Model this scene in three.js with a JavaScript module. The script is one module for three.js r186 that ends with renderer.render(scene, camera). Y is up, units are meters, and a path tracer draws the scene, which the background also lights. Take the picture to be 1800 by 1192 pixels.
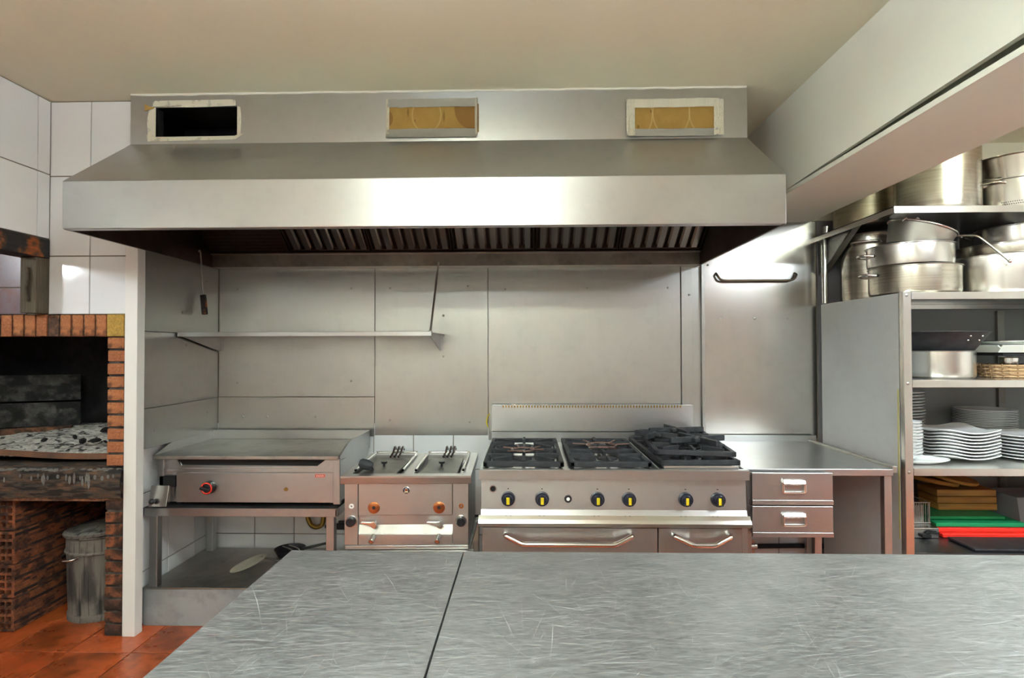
import * as THREE from 'three';
import { RoundedBoxGeometry } from 'three/addons/geometries/RoundedBoxGeometry.js';
import { mergeGeometries, toCreasedNormals } from 'three/addons/utils/BufferGeometryUtils.js';
import { RectAreaLightUniformsLib } from 'three/addons/lights/RectAreaLightUniformsLib.js';

// ---------------------------------------------------------------- camera, exposure, lights
const scene = new THREE.Scene();
const camera = new THREE.PerspectiveCamera(2 * Math.atan(596 / 1018.1) * 180 / Math.PI, 1800 / 1192, 0.05, 40);
camera.rotation.order = 'YXZ';
camera.position.set(0, 1.394, 0);
camera.rotation.set(0.0173, 0.0252, -0.0022);
const renderer = new THREE.WebGLRenderer({ antialias: true });
renderer.toneMapping = THREE.LinearToneMapping;
renderer.toneMappingExposure = 2.15;
renderer.shadowMap.enabled = true;
scene.background = new THREE.Color(0x000000);
RectAreaLightUniformsLib.init();
// ceiling luminaires: [centre x, centre z, size x, size z, intensity, label]
const CEIL = 2.629;
const LAMPY = 2.32;
const LAMPS = [
  [-0.39, -1.1, 0.72, 0.3, 9, 22, 'suspended luminaire with opal faces over the steel prep tables'],
  [2.35, -1.13, 1.15, 0.26, 40, 40, 'suspended luminaire with opal faces beyond the dropped beam'],
  [-0.6, 1.2, 1.25, 0.3, 10, 90, 'suspended luminaire with opal faces at the rear of the kitchen'],
];

// ---------------------------------------------------------------- helpers
function rng(seed) { let s = seed >>> 0; return () => { s = (s + 0x6D2B79F5) >>> 0; let t = s; t = Math.imul(t ^ (t >>> 15), t | 1); t ^= t + Math.imul(t ^ (t >>> 7), t | 61); return ((t ^ (t >>> 14)) >>> 0) / 4294967296; }; }
const clamp = (v, a = 0, b = 1) => Math.min(b, Math.max(a, v));
const lerp = (a, b, t) => a + (b - a) * t;
const sstep = (a, b, v) => { const t = clamp((v - a) / (b - a)); return t * t * (3 - 2 * t); };
function noise(w, h, cx, cy, oct, seed) {            // tiling fractal value noise, 0..1
  const out = new Float32Array(w * h); let amp = 1, tot = 0;
  for (let o = 0; o < oct; o++) {
    const gx = cx << o, gy = cy << o; if (gx > w || gy > h) break;
    const r = rng(seed * 7919 + o * 104729), L = new Float32Array(gx * gy); for (let i = 0; i < L.length; i++) L[i] = r();
    for (let y = 0; y < h; y++) {
      const fy = y / h * gy, y0 = fy | 0, ty = fy - y0, sy = ty * ty * (3 - 2 * ty), r0 = (y0 % gy) * gx, r1 = ((y0 + 1) % gy) * gx;
      for (let x = 0; x < w; x++) {
        const fx = x / w * gx, x0 = fx | 0, tx = fx - x0, sx = tx * tx * (3 - 2 * tx), a = x0 % gx, b = (x0 + 1) % gx;
        out[y * w + x] += amp * ((L[r0 + a] * (1 - sx) + L[r0 + b] * sx) * (1 - sy) + (L[r1 + a] * (1 - sx) + L[r1 + b] * sx) * sy);
      }
    }
    tot += amp; amp *= 0.55;
  }
  for (let i = 0; i < out.length; i++) out[i] /= tot;
  return out;
}
function tex(w, h, fn, srgb = true, size = 1, sizeY = size) {       // size: metres that one repeat covers
  const d = new Uint8Array(w * h * 4);
  for (let i = 0; i < w * h; i++) { const c = fn(i, i % w, (i / w) | 0); if (typeof c === 'number') { d[i * 4] = d[i * 4 + 1] = d[i * 4 + 2] = clamp(c) * 255; } else { d[i * 4] = clamp(c[0]) * 255; d[i * 4 + 1] = clamp(c[1]) * 255; d[i * 4 + 2] = clamp(c[2]) * 255; } d[i * 4 + 3] = 255; }
  const t = new THREE.DataTexture(d, w, h); t.wrapS = t.wrapT = THREE.RepeatWrapping; t.magFilter = THREE.LinearFilter; t.minFilter = THREE.LinearMipmapLinearFilter; t.generateMipmaps = true;
  if (srgb) t.colorSpace = THREE.SRGBColorSpace;
  t.repeat.set(1 / size, 1 / sizeY); t.needsUpdate = true; return t;
}
const hex = (n) => [(n >> 16 & 255) / 255, (n >> 8 & 255) / 255, (n & 255) / 255];
const mix3 = (a, b, t) => [lerp(a[0], b[0], t), lerp(a[1], b[1], t), lerp(a[2], b[2], t)];

// geometry: every builder returns a non-indexed geometry in world metres; depths are given as Z (distance in front of the camera), z = -Z
function clean(g) { if (g.index) g = g.toNonIndexed(); for (const k of Object.keys(g.attributes)) if (!['position', 'normal', 'uv'].includes(k)) g.deleteAttribute(k); g.clearGroups(); return g; }
function metreUV(g) {
  const p = g.attributes.position, n = g.attributes.normal, uv = new Float32Array(p.count * 2);
  for (let i = 0; i < p.count; i += 3) {
    let ax = 0, ay = 0, az = 0; for (let k = 0; k < 3; k++) { ax += n.getX(i + k); ay += n.getY(i + k); az += n.getZ(i + k); }
    ax = Math.abs(ax); ay = Math.abs(ay); az = Math.abs(az);
    for (let k = 0; k < 3; k++) { const x = p.getX(i + k), y = p.getY(i + k), z = p.getZ(i + k), j = (i + k) * 2; if (az >= ax && az >= ay) { uv[j] = x; uv[j + 1] = y; } else if (ax >= ay) { uv[j] = z; uv[j + 1] = y; } else { uv[j] = x; uv[j + 1] = z; } }
  }
  g.setAttribute('uv', new THREE.BufferAttribute(uv, 2)); return g;
}
function bx(x0, x1, y0, y1, Z0, Z1, c = 0.0015) {
  const w = Math.abs(x1 - x0), h = Math.abs(y1 - y0), d = Math.abs(Z1 - Z0); c = Math.min(c, w * 0.45, h * 0.45, d * 0.45);
  const g = clean(c > 0 ? new RoundedBoxGeometry(w, h, d, 1, c) : new THREE.BoxGeometry(w, h, d));
  g.translate((x0 + x1) / 2, (y0 + y1) / 2, -(Z0 + Z1) / 2); return metreUV(g);
}
function shape(pts, holes = []) { const s = new THREE.Shape(pts.map((p) => new THREE.Vector2(p[0], p[1]))); for (const h of holes || []) s.holes.push(new THREE.Path(h.map((p) => new THREE.Vector2(p[0], p[1])))); return s; }
function ext(pts, depth, holes, bevel) { return clean(new THREE.ExtrudeGeometry(shape(pts, holes), bevel ? { depth: depth - 2 * bevel, bevelEnabled: true, bevelSize: bevel, bevelOffset: -bevel, bevelThickness: bevel, bevelSegments: 2 } : { depth, bevelEnabled: false })).translate(0, 0, bevel || 0); }
function prismZ(pts, Z0, Z1, holes, bevel) { return metreUV(ext(pts, Z1 - Z0, holes, bevel).translate(0, 0, -Z1)); }            // pts [x, y]
function prismX(pts, x0, x1, holes, bevel) { return metreUV(ext(pts, x1 - x0, holes, bevel).rotateY(Math.PI / 2).translate(x0, 0, 0)); } // pts [Z, y]
function prismY(pts, y0, y1, holes, bevel) { return metreUV(ext(pts, y1 - y0, holes, bevel).rotateX(-Math.PI / 2).translate(0, y0, 0)); } // pts [x, Z]
const V = (x, y, Z) => new THREE.Vector3(x, y, -Z);
function cyl(a, b, r0, r1 = r0, seg = 20, open = false) {
  const A = V(...a), B = V(...b), L = A.distanceTo(B), g = new THREE.CylinderGeometry(r1, r0, L, seg, 1, open);
  g.applyQuaternion(new THREE.Quaternion().setFromUnitVectors(new THREE.Vector3(0, 1, 0), B.clone().sub(A).normalize())); const m = A.add(B).multiplyScalar(0.5); g.translate(m.x, m.y, m.z);
  return clean(g);
}
function tube(pts, r, seg = 24, rad = 8, closed = false, tension = 0.25) { return clean(new THREE.TubeGeometry(new THREE.CatmullRomCurve3(pts.map((p) => V(...p)), closed, 'catmullrom', tension), seg, r, rad, closed)); }
function lathe(prof, at = [0, 0, 0], seg = 40, crease = 0.6) { const g = toCreasedNormals(new THREE.LatheGeometry(prof.map((p) => new THREE.Vector2(p[0], p[1])), seg), crease); g.translate(at[0], at[1], -at[2]); return clean(g); }
function sphere(at, r, sx = 1, sy = 1, sz = 1, ws = 18, hs = 12) { const g = new THREE.SphereGeometry(r, ws, hs); g.scale(sx, sy, sz); g.translate(at[0], at[1], -at[2]); return clean(g); }
function grid(nu, nv, f) {       // parametric sheet f(u, v) -> [x, y, Z]
  const pos = [], uv = [], idx = [];
  for (let j = 0; j <= nv; j++) for (let i = 0; i <= nu; i++) { const p = f(i / nu, j / nv); pos.push(p[0], p[1], -p[2]); uv.push(i / nu, j / nv); }
  for (let j = 0; j < nv; j++) for (let i = 0; i < nu; i++) { const a = j * (nu + 1) + i, b = a + 1, c = a + nu + 1, d = c + 1; idx.push(a, b, d, a, d, c); }
  const g = new THREE.BufferGeometry(); g.setAttribute('position', new THREE.Float32BufferAttribute(pos, 3)); g.setAttribute('uv', new THREE.Float32BufferAttribute(uv, 2)); g.setIndex(idx); g.computeVertexNormals(); return clean(g);
}
function turn(g, at, rx = 0, ry = 0, rz = 0) { g.translate(-at[0], -at[1], at[2]); g.applyMatrix4(new THREE.Matrix4().makeRotationFromEuler(new THREE.Euler(rx, ry, rz))); g.translate(at[0], at[1], -at[2]); return g; }

// scene graph
const used = new Map(), origin = new WeakMap();
function numbered(name) { const k = used.get(name) || 0; used.set(name, k + 1); return k ? name + '_' + String(k).padStart(3, '0') : name; }
function tag(o, label, category, group, kind) { if (label) o.userData.label = label; if (category) o.userData.category = category; if (group) o.userData.group = group; if (kind) o.userData.kind = kind; return o; }
function thing(name, label, category, base, group) { const o = new THREE.Group(); o.name = numbered(name); o.position.set(base[0], base[1], -base[2]); origin.set(o, o.position.clone()); scene.add(o); return tag(o, label, category, group); }
function setting(name, label, base = [0, 0, 0]) { const o = thing(name, label, null, base); o.userData.category = 'structure'; o.userData.kind = 'structure'; return o; }
function part(name, geos, mat, parent, label) {
  const list = (Array.isArray(geos) ? geos : [geos]); const g = list.length > 1 ? mergeGeometries(list) : list[0];
  const o0 = origin.get(parent); g.translate(-o0.x, -o0.y, -o0.z);
  const m = new THREE.Mesh(g, mat); m.name = name; m.castShadow = m.receiveShadow = true; parent.add(m); origin.set(m, o0); if (label) m.userData.label = label; return m;
}
function solo(name, geos, mat, label, category, base, group) {       // a thing that is one mesh
  const list = (Array.isArray(geos) ? geos : [geos]); const g = list.length > 1 ? mergeGeometries(list) : list[0]; g.translate(-base[0], -base[1], base[2]);
  const m = new THREE.Mesh(g, mat); m.name = numbered(name); m.position.set(base[0], base[1], -base[2]); m.castShadow = m.receiveShadow = true; scene.add(m); return tag(m, label, category, group);
}
function shared(name, geo, mat, parent, at, rot) { const m = new THREE.Mesh(geo, mat); const o0 = origin.get(parent); m.name = name; m.position.set(at[0] - o0.x, at[1] - o0.y, -at[2] - o0.z); if (rot) m.rotation.set(...rot); m.castShadow = m.receiveShadow = true; parent.add(m); return m; }

// ---------------------------------------------------------------- materials
const std = (o) => new THREE.MeshStandardMaterial(o), phy = (o) => new THREE.MeshPhysicalMaterial(o);
const N = 512;
const nA = noise(N, N, 4, 4, 6, 1), nB = noise(N, N, 8, 8, 5, 2), nC = noise(N, N, 64, 64, 3, 3);
const streakH = noise(N, N, 3, 256, 2, 4), streakV = noise(N, N, 256, 3, 2, 5);
// brushed steel: faint grain along the brushing, greasy and wiped patches as grain of the surface
function steelMaps(str, grime, seed, tone = [1, 1, 1]) {
  const nb = noise(N, N, 3, 3, 6, seed), nd = noise(N, N, 16, 16, 4, seed + 1);
  return {
    map: tex(N, N, (i) => { const k = 1 - 0.012 * str[i] - grime * 0.3 * sstep(0.35, 0.8, nb[i]) - grime * 0.12 * sstep(0.55, 0.8, nd[i]); return [k * tone[0], k * tone[1], k * tone[2]]; }, true, 0.8),
    roughnessMap: tex(N, N, (i) => 0.66 + 0.02 * (str[i] - 0.5) + 0.1 * (nb[i] - 0.5), false, 0.8),
  };
}
const mH = steelMaps(streakH, 0.12, 11), mV = steelMaps(streakV, 0.13, 21), mD = steelMaps(streakH, 0.6, 31);
const STEEL = 0xbdbdbd;
const M = {};
M.hood = phy({ color: 0xc8c9c9, metalness: 1, roughness: 0.5, ...mH, anisotropy: 0.6, anisotropyRotation: Math.PI / 2 });
M.panel = phy({ color: 0xb6b6b3, metalness: 1, roughness: 0.5, ...mV, anisotropy: 0.55 });
M.panelBright = phy({ color: 0xcdcac5, metalness: 1, roughness: 0.34, ...mV, anisotropy: 0.3 });
M.steel = phy({ color: STEEL, metalness: 1, roughness: 0.5, ...mH, anisotropy: 0.35, anisotropyRotation: Math.PI / 2 });
M.steelDull = std({ color: 0xb5b2ac, metalness: 1, roughness: 0.62, ...mD });
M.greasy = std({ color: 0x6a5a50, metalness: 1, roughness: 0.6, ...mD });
M.filter = std({ color: 0xddd3c9, metalness: 1, roughness: 0.24 });
M.trough = std({ color: 0xa39c92, metalness: 1, roughness: 0.5, map: mD.map, roughnessMap: mD.roughnessMap });
M.chrome = std({ color: 0xdcdad6, metalness: 1, roughness: 0.16 });
M.pot = std({ color: 0xd2cfc8, metalness: 1, roughness: 0.36, map: tex(N, N, (i) => { const k = 1 - 0.16 * streakH[i] - 0.22 * sstep(0.58, 0.72, nA[i]); return [k, k * 0.985, k * 0.95]; }, true, 0.6), roughnessMap: mH.roughnessMap });
M.potShiny = std({ color: 0xd8d5cf, metalness: 1, roughness: 0.24, map: mH.map });
M.blackIron = std({ color: 0x34353a, metalness: 0.25, roughness: 0.62, map: tex(N, N, (i) => { const k = 0.62 + 0.5 * nB[i]; return [k, k, k]; }, true, 0.25), bumpMap: tex(N, N, (i) => nC[i] * 0.5 + nB[i] * 0.5, false, 0.15), bumpScale: 0.0012 });
M.blackPan = std({ color: 0x393a3f, metalness: 0.4, roughness: 0.45, map: M.blackIron.map });
M.blackPlastic = std({ color: 0x1b1c1f, roughness: 0.38 });
M.bluePlastic = std({ color: 0x1d2230, roughness: 0.35 });
M.yellow = std({ color: 0xe8d21e, roughness: 0.45 });
M.red = std({ color: 0xd83322, roughness: 0.4 });
M.dark = std({ color: 0x101012, roughness: 0.9 });
M.brass = std({ color: 0x9a7b3c, metalness: 1, roughness: 0.35 });
M.copper = std({ color: 0xb9744a, metalness: 1, roughness: 0.32 });
M.rubber = std({ color: 0x2a2c2f, roughness: 0.8 });
M.whitePaint = std({ color: 0xe9eae6, roughness: 0.5 });
M.aluminium = std({ color: 0xd7d6d2, metalness: 1, roughness: 0.36, map: mH.map, roughnessMap: mH.roughnessMap });
M.greyPanel = std({ color: 0xd0d4d5, metalness: 0.15, roughness: 0.5, map: mH.map });
M.tile = [0xeef1f2, 0xebeff1, 0xf0f2f2].map((c) => phy({ color: c, roughness: 0.12, bumpMap: tex(128, 128, ((n) => (i) => n[i])(noise(128, 128, 2, 2, 3, c % 97)), false, 0.5), bumpScale: 0.0025 }));
M.mauveTile = phy({ color: 0x6c5a61, roughness: 0.3, map: tex(N, N, (i) => mix3([1, 1, 1], [1.0, 0.72, 0.6], sstep(0.5, 0.75, nA[i])), true, 0.5) });
M.grout = std({ color: 0x857c6c, roughness: 0.95 });
M.plaster = std({ color: 0xdcd8c6, roughness: 0.9, bumpMap: tex(N, N, (i) => nB[i], false, 0.6), bumpScale: 0.002 });
M.ceiling = std({ color: 0xe8e5cd, roughness: 0.75, map: tex(N, N, (i) => { const k = 0.97 + 0.05 * (nA[i] - 0.5); return [k, k, k * 0.995]; }, true, 2.2), bumpMap: tex(N, N, (i) => nB[i], false, 1.1), bumpScale: 0.003 });
M.beamFace = std({ color: 0xe6e7da, roughness: 0.6, map: M.ceiling.map });
M.sealant = std({ color: 0xe8e6da, roughness: 0.8 });
function terra(seed, a, b) { const n1 = noise(N, N, 3, 3, 6, seed), n2 = noise(N, N, 40, 40, 3, seed + 1); return std({ roughness: 0.34, map: tex(N, N, (i) => { const d = mix3(hex(a), hex(b), clamp(n1[i] * 1.6 - 0.3)); const s = 1 - 0.3 * sstep(0.6, 0.8, n1[(i * 1 + 137 * N) % (N * N)]) - 0.18 * n2[i]; return [d[0] * s, d[1] * s, d[2] * s]; }, true, 0.9), roughnessMap: tex(N, N, (i) => 0.7 + 0.6 * (n1[i] - 0.5), false, 0.9) }); }
M.floor = [terra(51, 0xd66c36, 0xbe582a), terra(61, 0xd06634, 0xb85228)];
M.floorGrout = std({ color: 0x6b4530, roughness: 0.95 });
function brickMat(seed, a, b, soot) { const n1 = noise(N, N, 6, 6, 5, seed), n2 = noise(N, N, 48, 48, 3, seed + 1); return std({ roughness: 0.9, map: tex(N, N, (i) => { const c = mix3(hex(a), hex(b), clamp(n1[i] * 1.8 - 0.4)); const k = (0.78 + 0.35 * n2[i]) * (1 - soot * sstep(0.42, 0.68, n1[(i + 211 * N + 57) % (N * N)])); return [c[0] * k, c[1] * k, c[2] * k]; }, true, 0.3), bumpMap: tex(N, N, (i) => n2[i] * 0.6 + n1[i] * 0.4, false, 0.12), bumpScale: 0.002 }); }
M.brick = [brickMat(71, 0xba7c50, 0xa0623c, 0.4), brickMat(73, 0xae7048, 0x925636, 0.5), brickMat(75, 0xb47c58, 0x7c5a48, 0.5)];
M.brickSooty = [brickMat(81, 0x8a4c2a, 0x5a3422, 0.6), brickMat(83, 0x5e3626, 0x3a2820, 0.5), brickMat(85, 0x9a5630, 0x6a3c24, 0.55)];
M.brickYellow = brickMat(87, 0xbc9a4c, 0xac8a40, 0.15);
M.mortar = brickMat(89, 0x55504a, 0x3a3632, 0.5);
M.soot = brickMat(91, 0x1c1b1b, 0x0e0e0f, 0.6);
M.sootGrey = brickMat(93, 0x55534f, 0x1f1e1d, 0.7);
M.slab = brickMat(95, 0x3c3a38, 0x6a4a34, 0.6);
M.ash = (() => { const n1 = noise(N, N, 24, 24, 4, 97), n2 = noise(N, N, 40, 40, 3, 98); return std({ roughness: 1, map: tex(N, N, (i) => { const k = lerp(0.9, 0.5, n2[i]) * (1 - 0.7 * sstep(0.6, 0.7, n1[i])); return [k, k * 0.98, k * 0.94]; }, true, 0.6), bumpMap: tex(N, N, (i) => n1[i], false, 0.3), bumpScale: 0.012 }); })();
M.rust = brickMat(99, 0x8a5a3a, 0x4a3226, 0.5);
M.charred = (() => { const n1 = noise(N, N, 4, 64, 4, 101), n2 = noise(N, N, 5, 5, 4, 102); return std({ roughness: 0.75, map: tex(N, N, (i) => { const c = mix3([0.11, 0.1, 0.1], [0.55, 0.28, 0.1], sstep(0.52, 0.72, n2[i])); const k = 0.7 + 0.6 * n1[i]; return [c[0] * k, c[1] * k, c[2] * k]; }, true, 0.5), bumpMap: tex(N, N, (i) => n1[i], false, 0.4), bumpScale: 0.004 }); })();
M.greyWood = std({ color: 0x5d564b, roughness: 0.85, map: tex(N, N, (i) => { const k = 0.6 + 0.7 * streakV[i] * nA[i] + 0.2 * nB[i]; return [k, k * 0.97, k * 0.9]; }, true, 0.4), bumpMap: tex(N, N, (i) => streakV[i], false, 0.3), bumpScale: 0.002 });
M.wood = [0xa8762e, 0x9c6c28, 0xb0803a].map((c, q) => { const n = noise(N, N, 2, 48, 4, 110 + q); return std({ roughness: 0.6, map: tex(N, N, (i) => { const k = 0.72 + 0.45 * n[i]; const h = hex(c); return [h[0] * k, h[1] * k, h[2] * k]; }, true, 0.4) }); });
M.greenBoard = std({ color: 0x0c8a55, roughness: 0.5 });
M.redBoard = std({ color: 0xe02a1c, roughness: 0.5 });
M.china = phy({ color: 0xeef0ef, roughness: 0.15 });
M.greyPlastic = std({ color: 0x8c8d92, roughness: 0.6 });
M.whiteTray = std({ color: 0xdfe4de, roughness: 0.4 });
M.wicker = [0xb3936f, 0x8f6f4e].map((c) => std({ color: c, roughness: 0.8 }));
M.paper = std({ color: 0xd9d7cb, roughness: 0.85, map: tex(N, N, (i) => { const k = 1 - 0.14 * sstep(0.6, 0.75, nB[i]); return [k, k * 0.99, k * 0.95]; }, true, 0.2) });
M.foil = std({ color: 0xe8e7de, metalness: 0.25, roughness: 0.35, bumpMap: tex(N, N, (i) => nB[i] * 0.6 + streakV[i] * 0.4, false, 0.12), bumpScale: 0.006 });
M.cardboard = std({ color: 0xa88a4c, roughness: 0.9 });
M.bin = (() => { const n1 = noise(N, N, 5, 5, 6, 121), n2 = noise(N, N, 48, 3, 3, 122); return std({ metalness: 0.25, roughness: 0.7, map: tex(N, N, (i) => { const k = 0.46 - 0.2 * sstep(0.42, 0.7, n1[i]) - 0.14 * sstep(0.6, 0.78, n2[i]); return [k, k * 0.95, k * 0.89]; }, true, 0.45), bumpMap: tex(N, N, (i) => n1[i], false, 0.45), bumpScale: 0.006 }); })();
// worktop: worn sheet with many knife scratches
function scratched(seed, W, Hh, n) {
  const c = new Float32Array(W * Hh), r = rng(seed);
  for (let k = 0; k < n; k++) {
    let x = r() * W, y = r() * Hh, a = (r() < 0.75 ? -0.12 + (r() - 0.5) * 0.5 : r() * 6.28), da = (r() - 0.5) * 0.004; const L = 20 + r() * r() * 260, s = 0.2 + 0.8 * r() * r(), wide = r() < 0.12;
    for (let q = 0; q < L; q++) { x += Math.cos(a); y += Math.sin(a); a += da; const i = (((y | 0) + Hh) % Hh) * W + (((x | 0) + W) % W); const v = s * (1 - Math.abs(q / L * 2 - 1)); c[i] = Math.min(1, c[i] + v); if (wide) c[(i + W) % (W * Hh)] = Math.min(1, c[(i + W) % (W * Hh)] + v * 0.8); }
  }
  return c;
}
{
  const S = 1024, sc = scratched(5, S, S, 5200), nb = noise(S, S, 4, 4, 7, 131), nf = noise(S, S, 64, 256, 2, 132);
  M.worktop = phy({ color: 0xffffff, metalness: 1, roughness: 1, map: tex(S, S, (i) => { const k = 0.69 + 0.12 * (nf[i] - 0.5) - 0.06 * sstep(0.4, 0.72, nb[i]) + 0.15 * sc[i]; return [k * 0.985, k, k]; }, true, 1.0), roughnessMap: tex(S, S, (i) => 0.5 + 0.1 * (nf[i] - 0.5) + 0.12 * (nb[i] - 0.5) + 0.25 * sc[i], false, 1.0), bumpMap: tex(S, S, (i) => 1 - sc[i] * 0.8, false, 1.0), bumpScale: 0.0003 });
}
// ---------------------------------------------------------------- room
const ZB = 3.55, XL = -2.364, ZP = 2.8, XR = 4.3, ZF = -3.3;
{ // floor
  const f = setting('floor', 'terracotta tiled kitchen floor');
  part('grout_bed', bx(-3.5, XR, -0.12, -0.004, ZF, ZB, 0), M.floorGrout, f);
  const s = 0.3, gt = new RoundedBoxGeometry(s - 0.005, 0.012, s - 0.005, 1, 0.0015), r = rng(7), rest = [];
  const variants = []; for (let k = 0; k < 6; k++) { const g = metreUV(clean(gt.clone())); const uv = g.attributes.uv; for (let i = 0; i < uv.count; i++) uv.setXY(i, uv.getX(i) + k * 0.17, uv.getY(i) + k * 0.31); variants.push(g); }
  for (let i = -5; i < 23; i++) for (let j = -20; j < 4; j++) {
    const x = -2.124 + 0.15 + i * s, Z = 2.645 + 0.15 + j * s; if (x < -3.4 || x > XR - 0.1 || Z > ZB || Z < ZF) continue;
    const k = (r() * 6) | 0;
    if (Z > 1.6 && x < 1.9) shared('floor_tile', variants[k], M.floor[(i + j) & 1 ? 0 : (r() * 2) | 0], f, [x, -0.006 + (r() - 0.5) * 0.001, Z]);
    else { const g = variants[k].clone(); g.translate(x, -0.006, -Z); rest.push(g); }
  }
  const m = part('distant_floor_tiles', rest, M.floor[0], f); m.userData.kind = 'stuff';
}
function tiles(parent, plane, at, a0, a1, y0, y1, ga, gy, ta, ty, normal, mats, tilt = 0.004, seed = 3) {
  // wall tiles from a0..a1 (along the wall) and y0..y1; ga, gy one joint position; cut tiles at the ends
  const r = rng(seed), j = 0.005, cache = new Map();
  for (let m = Math.floor((a0 - ga) / ta); m * ta + ga < a1; m++) for (let n = Math.floor((y0 - gy) / ty); n * ty + gy < y1; n++) {
    const p0 = Math.max(a0, ga + m * ta + j / 2), p1 = Math.min(a1, ga + (m + 1) * ta - j / 2), q0 = Math.max(y0, gy + n * ty + j / 2), q1 = Math.min(y1, gy + (n + 1) * ty - j / 2);
    if (p1 - p0 < 0.012 || q1 - q0 < 0.012) continue;
    const w = p1 - p0, h = q1 - q0, key = w.toFixed(4) + h.toFixed(4); if (!cache.has(key)) { cache.set(key, metreUV(clean(new RoundedBoxGeometry(w, h, 0.008, 1, 0.0015)))); }
    const mat = mats[(r() * mats.length) | 0], rx = (r() - 0.5) * tilt, ry = (r() - 0.5) * tilt;
    if (plane === 'z') shared('tile', cache.get(key), mat, parent, [(p0 + p1) / 2, (q0 + q1) / 2, at - 0.002], [rx, ry, 0]);
    else shared('tile', cache.get(key), mat, parent, [at + 0.002 * normal, (q0 + q1) / 2, (p0 + p1) / 2], [rx, Math.PI / 2 + ry, 0]);
  }
}
const screwGeo = (() => { const g = lathe([[0, 0.004], [0.004, 0.0035], [0.007, 0.0015], [0.0075, 0]], [0, 0, 0], 12); g.rotateX(Math.PI / 2); return g; })();
const wallBack = setting('wall_back', 'rear kitchen wall with white tiles and steel cladding sheets');
part('wall_core', bx(-3.5, XR, 0, 2.75, ZB, ZB + 0.12, 0), M.grout, wallBack);
tiles(wallBack, 'z', ZB, -1.96, 1.72, 0.0, 0.94, -0.695, 0.262, 0.2455, 0.397, 1, M.tile, 0.004, 5);
part('plaster_coat', bx(1.04, XR, 2.168, CEIL, ZB - 0.008, ZB, 0), M.plaster, wallBack);
part('plaster_coat', bx(1.76, XR, 0, 2.166, ZB - 0.006, ZB, 0), std({ color: 0x77747a, roughness: 0.8 }), wallBack, 'grey painted wall surface behind the shelves');
{
  const sp = (x0, x1, y0, y1, t, screws, label, mat = M.panel) => { const p = part('cladding_sheet', bx(x0, x1, y0, y1, ZB - t, ZB - 0.002, 0.0012), mat, wallBack, label); origin.set(p, new THREE.Vector3()); for (const [x, y] of screws) shared('screw', screwGeo, M.steelDull, p, [x, y, ZB - t]); };
  sp(-1.905, -0.935, 1.103, 1.905, 0.009, [[-1.79, 1.77], [-1.08, 1.77], [-1.79, 1.19], [-1.08, 1.2]]);
  sp(-1.905, -0.935, 0.86, 1.1, 0.010, [[-1.6, 0.98], [-1.3, 0.98], [-1.75, 0.98]]);
  sp(-0.932, -0.2375, 0.867, 1.905, 0.008, [[-0.84, 1.77], [-0.36, 1.78], [-0.84, 0.96], [-0.35, 0.95], [-0.51, 1.6], [-0.51, 1.48], [-0.51, 1.35]]);
  sp(-0.2345, 0.935, 0.84, 1.905, 0.0095, [[-0.13, 1.76], [0.37, 1.765], [0.86, 1.765]]);
  sp(0.938, 1.0, 0.2, 1.9, 0.02, [[0.985, 1.72], [0.985, 1.0]], 'narrow vertical steel cover strip');
  sp(1.0, 1.055, 0.2, 1.9, 0.012, [], 'dark recessed vertical steel strip');
  sp(1.056, 1.075, 0.2, 1.92, 0.035, [], 'slim upright steel edge profile');
  sp(1.077, 1.748, 0.855, 2.16, 0.012, [[1.181, 1.577], [1.379, 1.576], [1.577, 1.575], [1.1, 1.9]], undefined, M.panelBright);
}
const part2 = setting('wall_partition', 'thin white partition wall between the brick grill and the griddle');
part('wall_core', bx(-1.9705, -1.965, 0, CEIL, ZP + 0.05, ZB, 0), M.grout, part2);
tiles(part2, 'x', -1.965, ZP + 0.05, ZB - 0.01, 0.0, 0.93, 3.135, 0.262, 0.2455, 0.397, 1, M.tile, 0.004, 9);
part('white_end_post', bx(-1.969, -1.906, 0, 1.93, ZP - 0.012, ZP + 0.045, 0.003), M.whitePaint, part2, 'white painted end post');
{
  const clad = (y0, y1, sc) => { const p = part('cladding_sheet', bx(-1.962, -1.908, y0, y1, ZP + 0.048, ZB - 0.012, 0.0015), M.panel, part2); origin.set(p, new THREE.Vector3()); for (const [y, Z] of sc) shared('screw', screwGeo, M.steelDull, p, [-1.908, y, Z], [0, Math.PI / 2, 0]); };
  clad(1.488, 1.925, [[1.81, 2.93], [1.8, 3.4], [1.6, 3.16]]); clad(1.1, 1.486, [[1.42, 3.2]]); clad(0.897, 1.098, [[0.98, 2.92], [1.02, 3.42]]);
}
const wallChim = setting('wall_chimney', 'white tiled chimney wall above the brick grill');
part('wall_core', bx(-3.5, -1.91, 1.57, CEIL, ZP + 0.006, ZP + 0.04, 0), M.grout, wallChim);
tiles(wallChim, 'z', ZP + 0.006, XL + 0.004, -1.92, 1.572, CEIL - 0.004, -2.156, 1.858, 0.2455, 0.397, 1, M.tile, 0.012, 15);
tiles(wallChim, 'z', ZP + 0.006, -3.3, XL - 0.11, 1.572, 2.1, -2.9, 1.703, 0.5, 0.3, 1, [M.mauveTile], 0.004, 16);
const wallLeft = setting('wall_left', 'white tiled side wall above the charred lintel');
part('wall_core', [bx(XL - 0.12, XL, 1.94, CEIL, 1.3, ZP, 0), bx(XL - 0.12, XL, 0, CEIL, ZF, 1.3, 0)], M.grout, wallLeft);
tiles(wallLeft, 'x', XL, 1.3, ZP - 0.004, 1.944, CEIL - 0.004, 2.725, 2.262, 0.2455, 0.397, 1, M.tile, 0.006, 19);
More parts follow.
